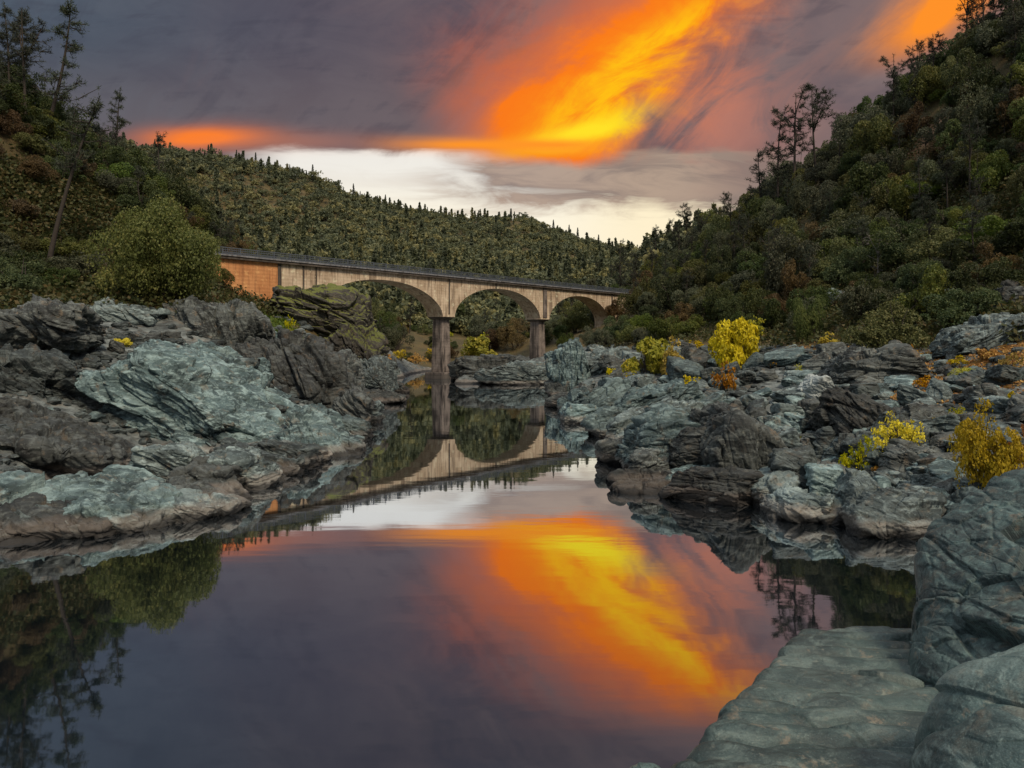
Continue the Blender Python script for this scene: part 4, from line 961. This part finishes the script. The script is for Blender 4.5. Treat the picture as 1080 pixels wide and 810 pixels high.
# pines
def pine_meshes(seed, height=14.0, lean=(0.0, 0.0), fork=True, start=0.35, bare=False, tufts=1.0, nb=34):
    """grey pine: leaning trunk, forked top, upswept limbs and loose needle tufts"""
    R = np.random.RandomState(seed); ps = []; tips = []
    top = np.array((lean[0], lean[1], height)); k = 12
    tr = curve((0, 0, -0.6), top, (R.normal()*0.3, R.normal()*0.3, 0), k); r0 = height*0.016
    ps.append((tr, np.linspace(r0, r0*0.15, k))); lead = [tr]
    if fork:
        for q in range(2):
            s = tr[6+q]; e = s+np.array((R.normal()*1.3, R.normal()*1.3, height*R.uniform(0.36, 0.44))); P = curve(s, e, (R.normal()*0.4, R.normal()*0.4, 0), 8)
            ps.append((P, np.linspace(r0*0.5, r0*0.1, 8))); lead.append(P)
    for b in range(nb):
        P = lead[R.randint(len(lead))]; u = R.uniform(start if P is tr else 0.25, 0.98); i = u*(len(P)-1); a = int(i); s = P[a]+(P[min(a+1, len(P)-1)]-P[a])*(i-a)
        an = R.uniform(0, 6.28); L = height*R.uniform(0.08, 0.20)*(1.15-u*0.7); e = s+np.array((math.cos(an)*L, math.sin(an)*L, L*R.uniform(-0.1, 0.55)))
        Q = curve(s, e, (0, 0, -0.12*L), 5); ps.append((Q, np.linspace(r0*0.20, r0*0.05, 5)))
        for w in range(4):
            j = R.randint(1, 5); g = Q[j]+R.normal(size=3)*0.22*L*np.array((1, 1, 0.7)); ps.append((np.stack([Q[j-1], (Q[j-1]+g)/2+np.array((0, 0, 0.03)), g]), np.array((0.05, 0.035, 0.02))*height/14)); tips.append(g)
        tips += [e, Q[3], Q[2]]
    for P in lead: tips += [P[-1], P[-1]-np.array((0, 0, 0.4)), P[-2]]
    v, f = tubes(ps, 6); t = mesh_np('trunk', v, f, M['bark_pale'] if bare else M['bark'], None, True)
    if bare: return t, None
    tips = np.array(tips); m = int(22*tufts)
    c = np.repeat(tips, m, 0); d = R.normal(size=c.shape); d[:, 2] += 0.25; d /= np.linalg.norm(d, axis=1)[:, None]
    c = c+d*R.uniform(0.03, 0.36, len(c))[:, None]*height/14
    n = len(c); a = d*(R.uniform(0.10, 0.20, n)*height/14)[:, None]; b = np.cross(d, R.normal(size=(n, 3))); b /= np.linalg.norm(b, axis=1)[:, None]; b *= 0.026*height/14
    v = np.stack([c-a, c+b, c+a, c-b], 1).reshape(-1, 3); f = np.arange(4*n).reshape(n, 4)
    tint = np.repeat(np.clip(0.5+R.normal(size=n)*0.25, 0, 1), 4)
    return t, mesh_np('crown', v, f, M['needle'], {'tint': tint})
def stand(meshes, x, y, label, group=None, s=1.0, rz=None, name='pine_tree', z=None, cat='pine tree'):
    root = empty(name, (x, y, (gz(x, y) if z is None else z)-0.2), RND.uniform(0, 6.28) if rz is None else rz); root.scale = (s, s, s)
    tag(root, label, cat, group)
    for nm, me in (('trunk', meshes[0]), ('crown', meshes[1])):
        if me is None: continue
        o = bpy.data.objects.new(nm, me); COL.objects.link(o); o.parent = root
    return root
PINES = [pine_meshes(500+k, 14, (0.8*math.cos(k*2.1), 0.8*math.sin(k*2.1)), k % 2 == 0, 0.30, nb=30+4*(k % 3)) for k in range(5)]
def pine_px(x, ytop, Y, label, k=None, group=None, rz=None, meshes=None, hm=14.0):
    """a pine standing on the ground at that direction and distance whose top reaches the given height in the photo"""
    X = (x-CX)/F*Y; g = gz(X, Y); top = CAMH+(HY-ytop)/F*Y; s = max((top-g)/hm, 0.15)
    return stand(meshes or PINES[RND.randrange(5) if k is None else k], X, Y, label, group, s, rz)
# left skyline
m_lean = pine_meshes(520, 16, (4.2, 1.0), False, 0.62, nb=22)
pine_px(48, 98, 84, 'tall pine with a bare leaning trunk crossing the left hillside', meshes=m_lean, hm=16, rz=0.0)
m2 = pine_meshes(521, 14, (2.6, 0.5), False, 0.30, nb=34)
pine_px(45, -4, 104, 'leaning pine on the left skyline, rightmost of the top cluster', meshes=m2, rz=0.0)
pine_px(10, 2, 104, 'slim pine at the left picture edge on the skyline', 1, rz=1.0)
pine_px(22, 6, 107, 'thin pine beside the one at the left picture edge', 3, rz=2.0)
pine_px(28, 12, 103, 'thin pine between the slim pine and the leaning skyline pine', 2, rz=0.4)
pine_px(122, 92, 118, 'lone small pine lower on the left skyline', 1, rz=4.0)
pine_px(168, 138, 135, 'thin bare looking pine low on the left skyline above the bridge', 3)
pine_px(108, 130, 130, 'short pine behind the lone small pine', 4)
# right skyline
for x, yt, Y, k, lb in ((838, 96, 168, 0, 'tall forked pine, left of the pair on the right skyline'), (862, 92, 166, 2, 'tall forked pine, right of the pair on the right skyline'), (884, 122, 162, 4, 'pine right of the tall forked pair'), (822, 118, 172, 1, 'pine left of the tall forked pair'),
                        (803, 156, 178, 3, 'slender pine at the foot of the right skyline group'), (768, 204, 195, 2, 'small pine low on the right skyline'), (722, 216, 228, 4, 'small pine in the notch where the hills meet'), (740, 222, 222, 0, 'second small pine in the notch, right of the first'), (692, 236, 250, 1, 'pine farthest down in the notch'),
                        (708, 230, 244, 3, 'narrow pine among the pines of the notch'), (942, 58, 150, 0, 'pine on the upper right skyline before the orange cloud'), (966, 46, 147, 2, 'bushy pine on the upper right skyline'), (985, 34, 142, 4, 'spreading pine on the upper right skyline'),
                        (1018, -16, 138, 0, 'big pine near the top right corner'), (1040, -30, 136, 2, 'big pine at the top right corner'), (1066, -40, 130, 1, 'tall pine cut by the right picture edge'), (905, 128, 158, 3, 'short pine between the forked pair and the upper skyline'), (1050, -10, 133, 4, 'pine between the two biggest at the top right corner')):
    pine_px(x, yt, Y, lb, k)
# pines standing in the right hillside
for x, yt, Y, lb in ((1030, 205, 84, 'green young pine standing over the pale rocks of the right hillside'), (1065, 60, 112, 'dense pine high on the right hillside near the edge'), (1035, 95, 118, 'grey pine on the right hillside under the skyline'), (1000, 160, 108, 'dark pine right of the brown road cut'),
                     (690, 262, 205, 'grey pine at the right end of the bridge'), (668, 268, 200, 'thin pine rising past the end of the bridge'), (655, 256, 225, 'tall pine behind the end of the bridge'), (790, 225, 160, 'slim grey pine in the middle of the right hillside'), (870, 205, 140, 'slim grey pine left of the olive oaks'), (720, 270, 175, 'grey pine below the notch')):
    pine_px(x, yt, Y, lb)
def pine_cover(n, x0, x1, Y0, Y1, mind, zmin, slo, shi, label, group):
    P = region(n*4, lambda: (lambda Y, u: ((u-CX)/F*Y, Y))(NR.uniform(Y0, Y1), NR.uniform(x0, x1)), mind); c = 0
    for (x, y), z in zip(P, ground_z(P[:, 0], P[:, 1])):
        if z < zmin or near_bridge(x, y, z) or not visible(x, y, z, 5): continue
        stand(PINES[RND.randrange(5)], x, y, label, group, RND.uniform(slo, shi), None, z=z); c += 1
        if c >= n: break
pine_cover(62, 650, 1120, 85, 235, 6.5, 13, 0.45, 0.95, 'wispy grey pine rising among the oaks of the right hillside', 'pines among the oaks of the right hillside')
pine_cover(22, -40, 290, 90, 145, 6.0, 17, 0.35, 0.75, 'wispy grey pine rising among the shrubs of the left hillside', 'pines among the shrubs of the left hillside')
pine_cover(40, 320, 660, 200, 330, 8.0, 6, 0.5, 0.95, 'grey pine on the wooded slope just behind the bridge', 'pines on the slope behind the bridge')
b = pine_meshes(530, 9, (0.5, 0.2), True, 0.3, bare=True, nb=40)
p = hit(928, 300, 70, 200); stand((b[0], None), p[0], p[1], 'bare grey leafless tree on the right hillside', None, 0.85, 0.5, 'bare_tree', cat='tree')

# ---- the far hill: a skyline of single conifers, the slope below as one wood
def conifer(seed, h=14.0, n=900, leaf=0.55):
    R = np.random.RandomState(seed); u = R.rand(n)**0.8; an = R.uniform(0, 6.28, n); z = h*(0.10+0.90*u)
    rad = h*0.15*(1-u)**0.8*(0.55+0.45*np.abs(np.sin(z*2.2+R.rand()*6)))+0.12
    rr = rad*np.sqrt(R.uniform(0.15, 1, n))*(1+0.25*gn(np.stack([np.cos(an)*2, np.sin(an)*2, z*0.35], 1), seed))
    c = np.stack([np.cos(an)*rr, np.sin(an)*rr, z], 1); d = np.stack([np.cos(an), np.sin(an), np.full(n, -0.3)], 1)
    v, f = leaves(c, d, leaf, R, 1.8, 0.8)
    return v, f, np.clip(0.4+R.normal(size=n)*0.25, 0, 1)
CON = []
for k in range(5):
    v, f, t = conifer(600+k, 14, 420, 0.5); CON.append((mesh_np('crown', v, f, M['needle'], {'tint': np.repeat(t, 4)}), tubes([(curve((0, 0, -0.8), (0, 0, 13), (0.1, 0.05, 0), 6), np.linspace(0.22, 0.04, 6))], 5)))
CONT = mesh_np('trunk', *CON[0][1], M['bark'], None, True)
def ridge_top(x):
    Y = np.linspace(420, 760, 120); X = (x-CX)/F*Y; g = ground_z(X, Y); el = (g-CAMH)/Y; i = int(np.argmax(el)); return X[i], Y[i], g[i]
xs = sorted([RND.uniform(150, 330) for _ in range(55)]+[RND.uniform(330, 700) for _ in range(95)])
for x in xs:
    X, Y, g = ridge_top(x); dY = RND.uniform(-22, 4); X *= (Y+dY)/Y; Y += dY
    root = empty('conifer', (X, Y, gz(X, Y)-0.5), RND.uniform(0, 6.28)); s = RND.choice([0.3, 0.35, 0.4, 0.45, 0.5, 0.5, 0.6, 0.7, 0.8, 0.9, 1.05, 1.3]); s *= 0.8; root.scale = (s*1.0, s*1.0, s)
    tag(root, 'small dark conifer standing on the far ridge against the sky', 'conifer', 'conifers along the far ridge')
    for nm, me in (('trunk', CONT), ('crown', CON[RND.randrange(5)][0])):
        o = bpy.data.objects.new(nm, me); COL.objects.link(o); o.parent = root
def far_wood():
    R = np.random.RandomState(77); V = []; Fs = []; Ts = []; b = 0
    prot = []
    for k in range(6):
        v, f, t = conifer(650+k, 11, 120, 1.15); prot.append((v, t, 0))
    for k in range(8):
        n = 150; lob = R.normal(size=(6, 3))*np.array((1.6, 1.6, 0.9))+np.array((0, 0, 3.2)); w = R.randint(6, size=n); d = R.normal(size=(n, 3)); d /= np.linalg.norm(d, axis=1)[:, None]; d[:, 2] = np.abs(d[:, 2])*1.0-0.25
        c = lob[w]+d*R.uniform(1.0, 1.9, n)[:, None]; v, f = leaves(c, d, 0.80, R, 1.4, 0.7); prot.append((v, np.clip(0.5+R.normal(size=n)*0.2, 0, 1), 1))
    N = 15000
    Y = np.exp(R.uniform(math.log(235), math.log(720), N)); u = R.uniform(60, 760, N); X = (u-CX)/F*Y
    z = ground_z(X, Y); ok = z > 8
    base = R.normal(size=N)
    for i in np.where(ok)[0]:
        con = R.rand() < 0.13
        v, t, kd = prot[R.randint(6) if con else 6+R.randint(8)]
        s = (0.45+1.05*R.rand()**1.8)*(0.9 if con else 1.0); a = R.uniform(0, 6.28); c, sn = math.cos(a), math.sin(a)
        w = v*s; w = np.stack([w[:, 0]*c-w[:, 1]*sn, w[:, 0]*sn+w[:, 1]*c, w[:, 2]], 1)+np.array((X[i], Y[i], z[i]-0.6))
        V.append(w); tt = np.clip((t*0.6+0.2)+base[i]*0.34-(0.2 if con else 0), 0, 1); Ts.append(np.repeat(tt, 4))
    V = np.concatenate(V); f = np.arange(len(V)).reshape(-1, 4)
    tag(obj('forest', mesh_np('forest', V, f, M['forest'], {'tint': np.concatenate(Ts)})), 'dense mixed wood covering the far hill behind the bridge', 'forest', None, 'stuff')
far_wood()

# ---- ground cover: dry grass, fallen orange leaves, low weeds
def ground_cover(name, label, cat, polys, n, size, mat, up=0.6, mound=0.0):
    R = np.random.RandomState(len(name)*31+n); pts = []
    for (x0, x1, y0, y1, ya, yb, share) in polys:
        m = int(n*share)
        for _ in range(max(1, m//60)):
            p = hit(R.uniform(x0, x1), R.uniform(y0, y1), ya, yb)
            if p[2] < 1.0: continue
            q = p[:2]+R.normal(size=(60, 2))*p[1]*0.012; pts.append(np.column_stack([q, np.full(60, R.uniform(0.2, 1)*mound)]))
    q = np.concatenate(pts); z = ground_z(q[:, 0], q[:, 1]); c = np.column_stack([q[:, :2], z+size*R.uniform(0.0, 0.6, len(q))+q[:, 2]*R.rand(len(q))])
    v, f = leaves(c, np.tile(np.array((0, 0, up)), (len(c), 1)), size, R, 1.6, 0.7)
    tag(obj(name, mesh_np(name, v, f, M[mat], {'tint': np.repeat(np.clip(0.5+R.normal(size=len(c))*0.3, 0, 1), 4)})), label, cat, None, 'stuff')
ground_cover('fallen_leaves', 'rust orange fallen leaves carpeting the upper right bank', 'leaves', [(920, 1080, 365, 425, 35, 90, 0.75), (840, 900, 355, 372, 50, 110, 0.1), (1000, 1080, 340, 375, 45, 90, 0.15)], 12000, 0.16, 'leaf_orange')
ground_cover('dry_bracken', 'brown dry bracken on the lower left hillside', 'bracken', [(0, 120, 215, 300, 60, 110, 0.7), (100, 235, 300, 330, 60, 110, 0.3)], 30000, 0.26, 'leaf_brown', mound=0.8)
ground_cover('undergrowth', 'low olive undergrowth between the shrubs of both hillsides', 'undergrowth', [(0, 300, 180, 335, 60, 150, 0.4), (640, 1080, 140, 365, 60, 230, 0.6)], 170000, 0.34, 'leaf_mix', mound=2.0)
ground_cover('grass', 'bright green grass below the left bridge wall', 'grass', [(262, 305, 322, 352, 80, 125, 1.0)], 5000, 0.30, 'leaf_green')
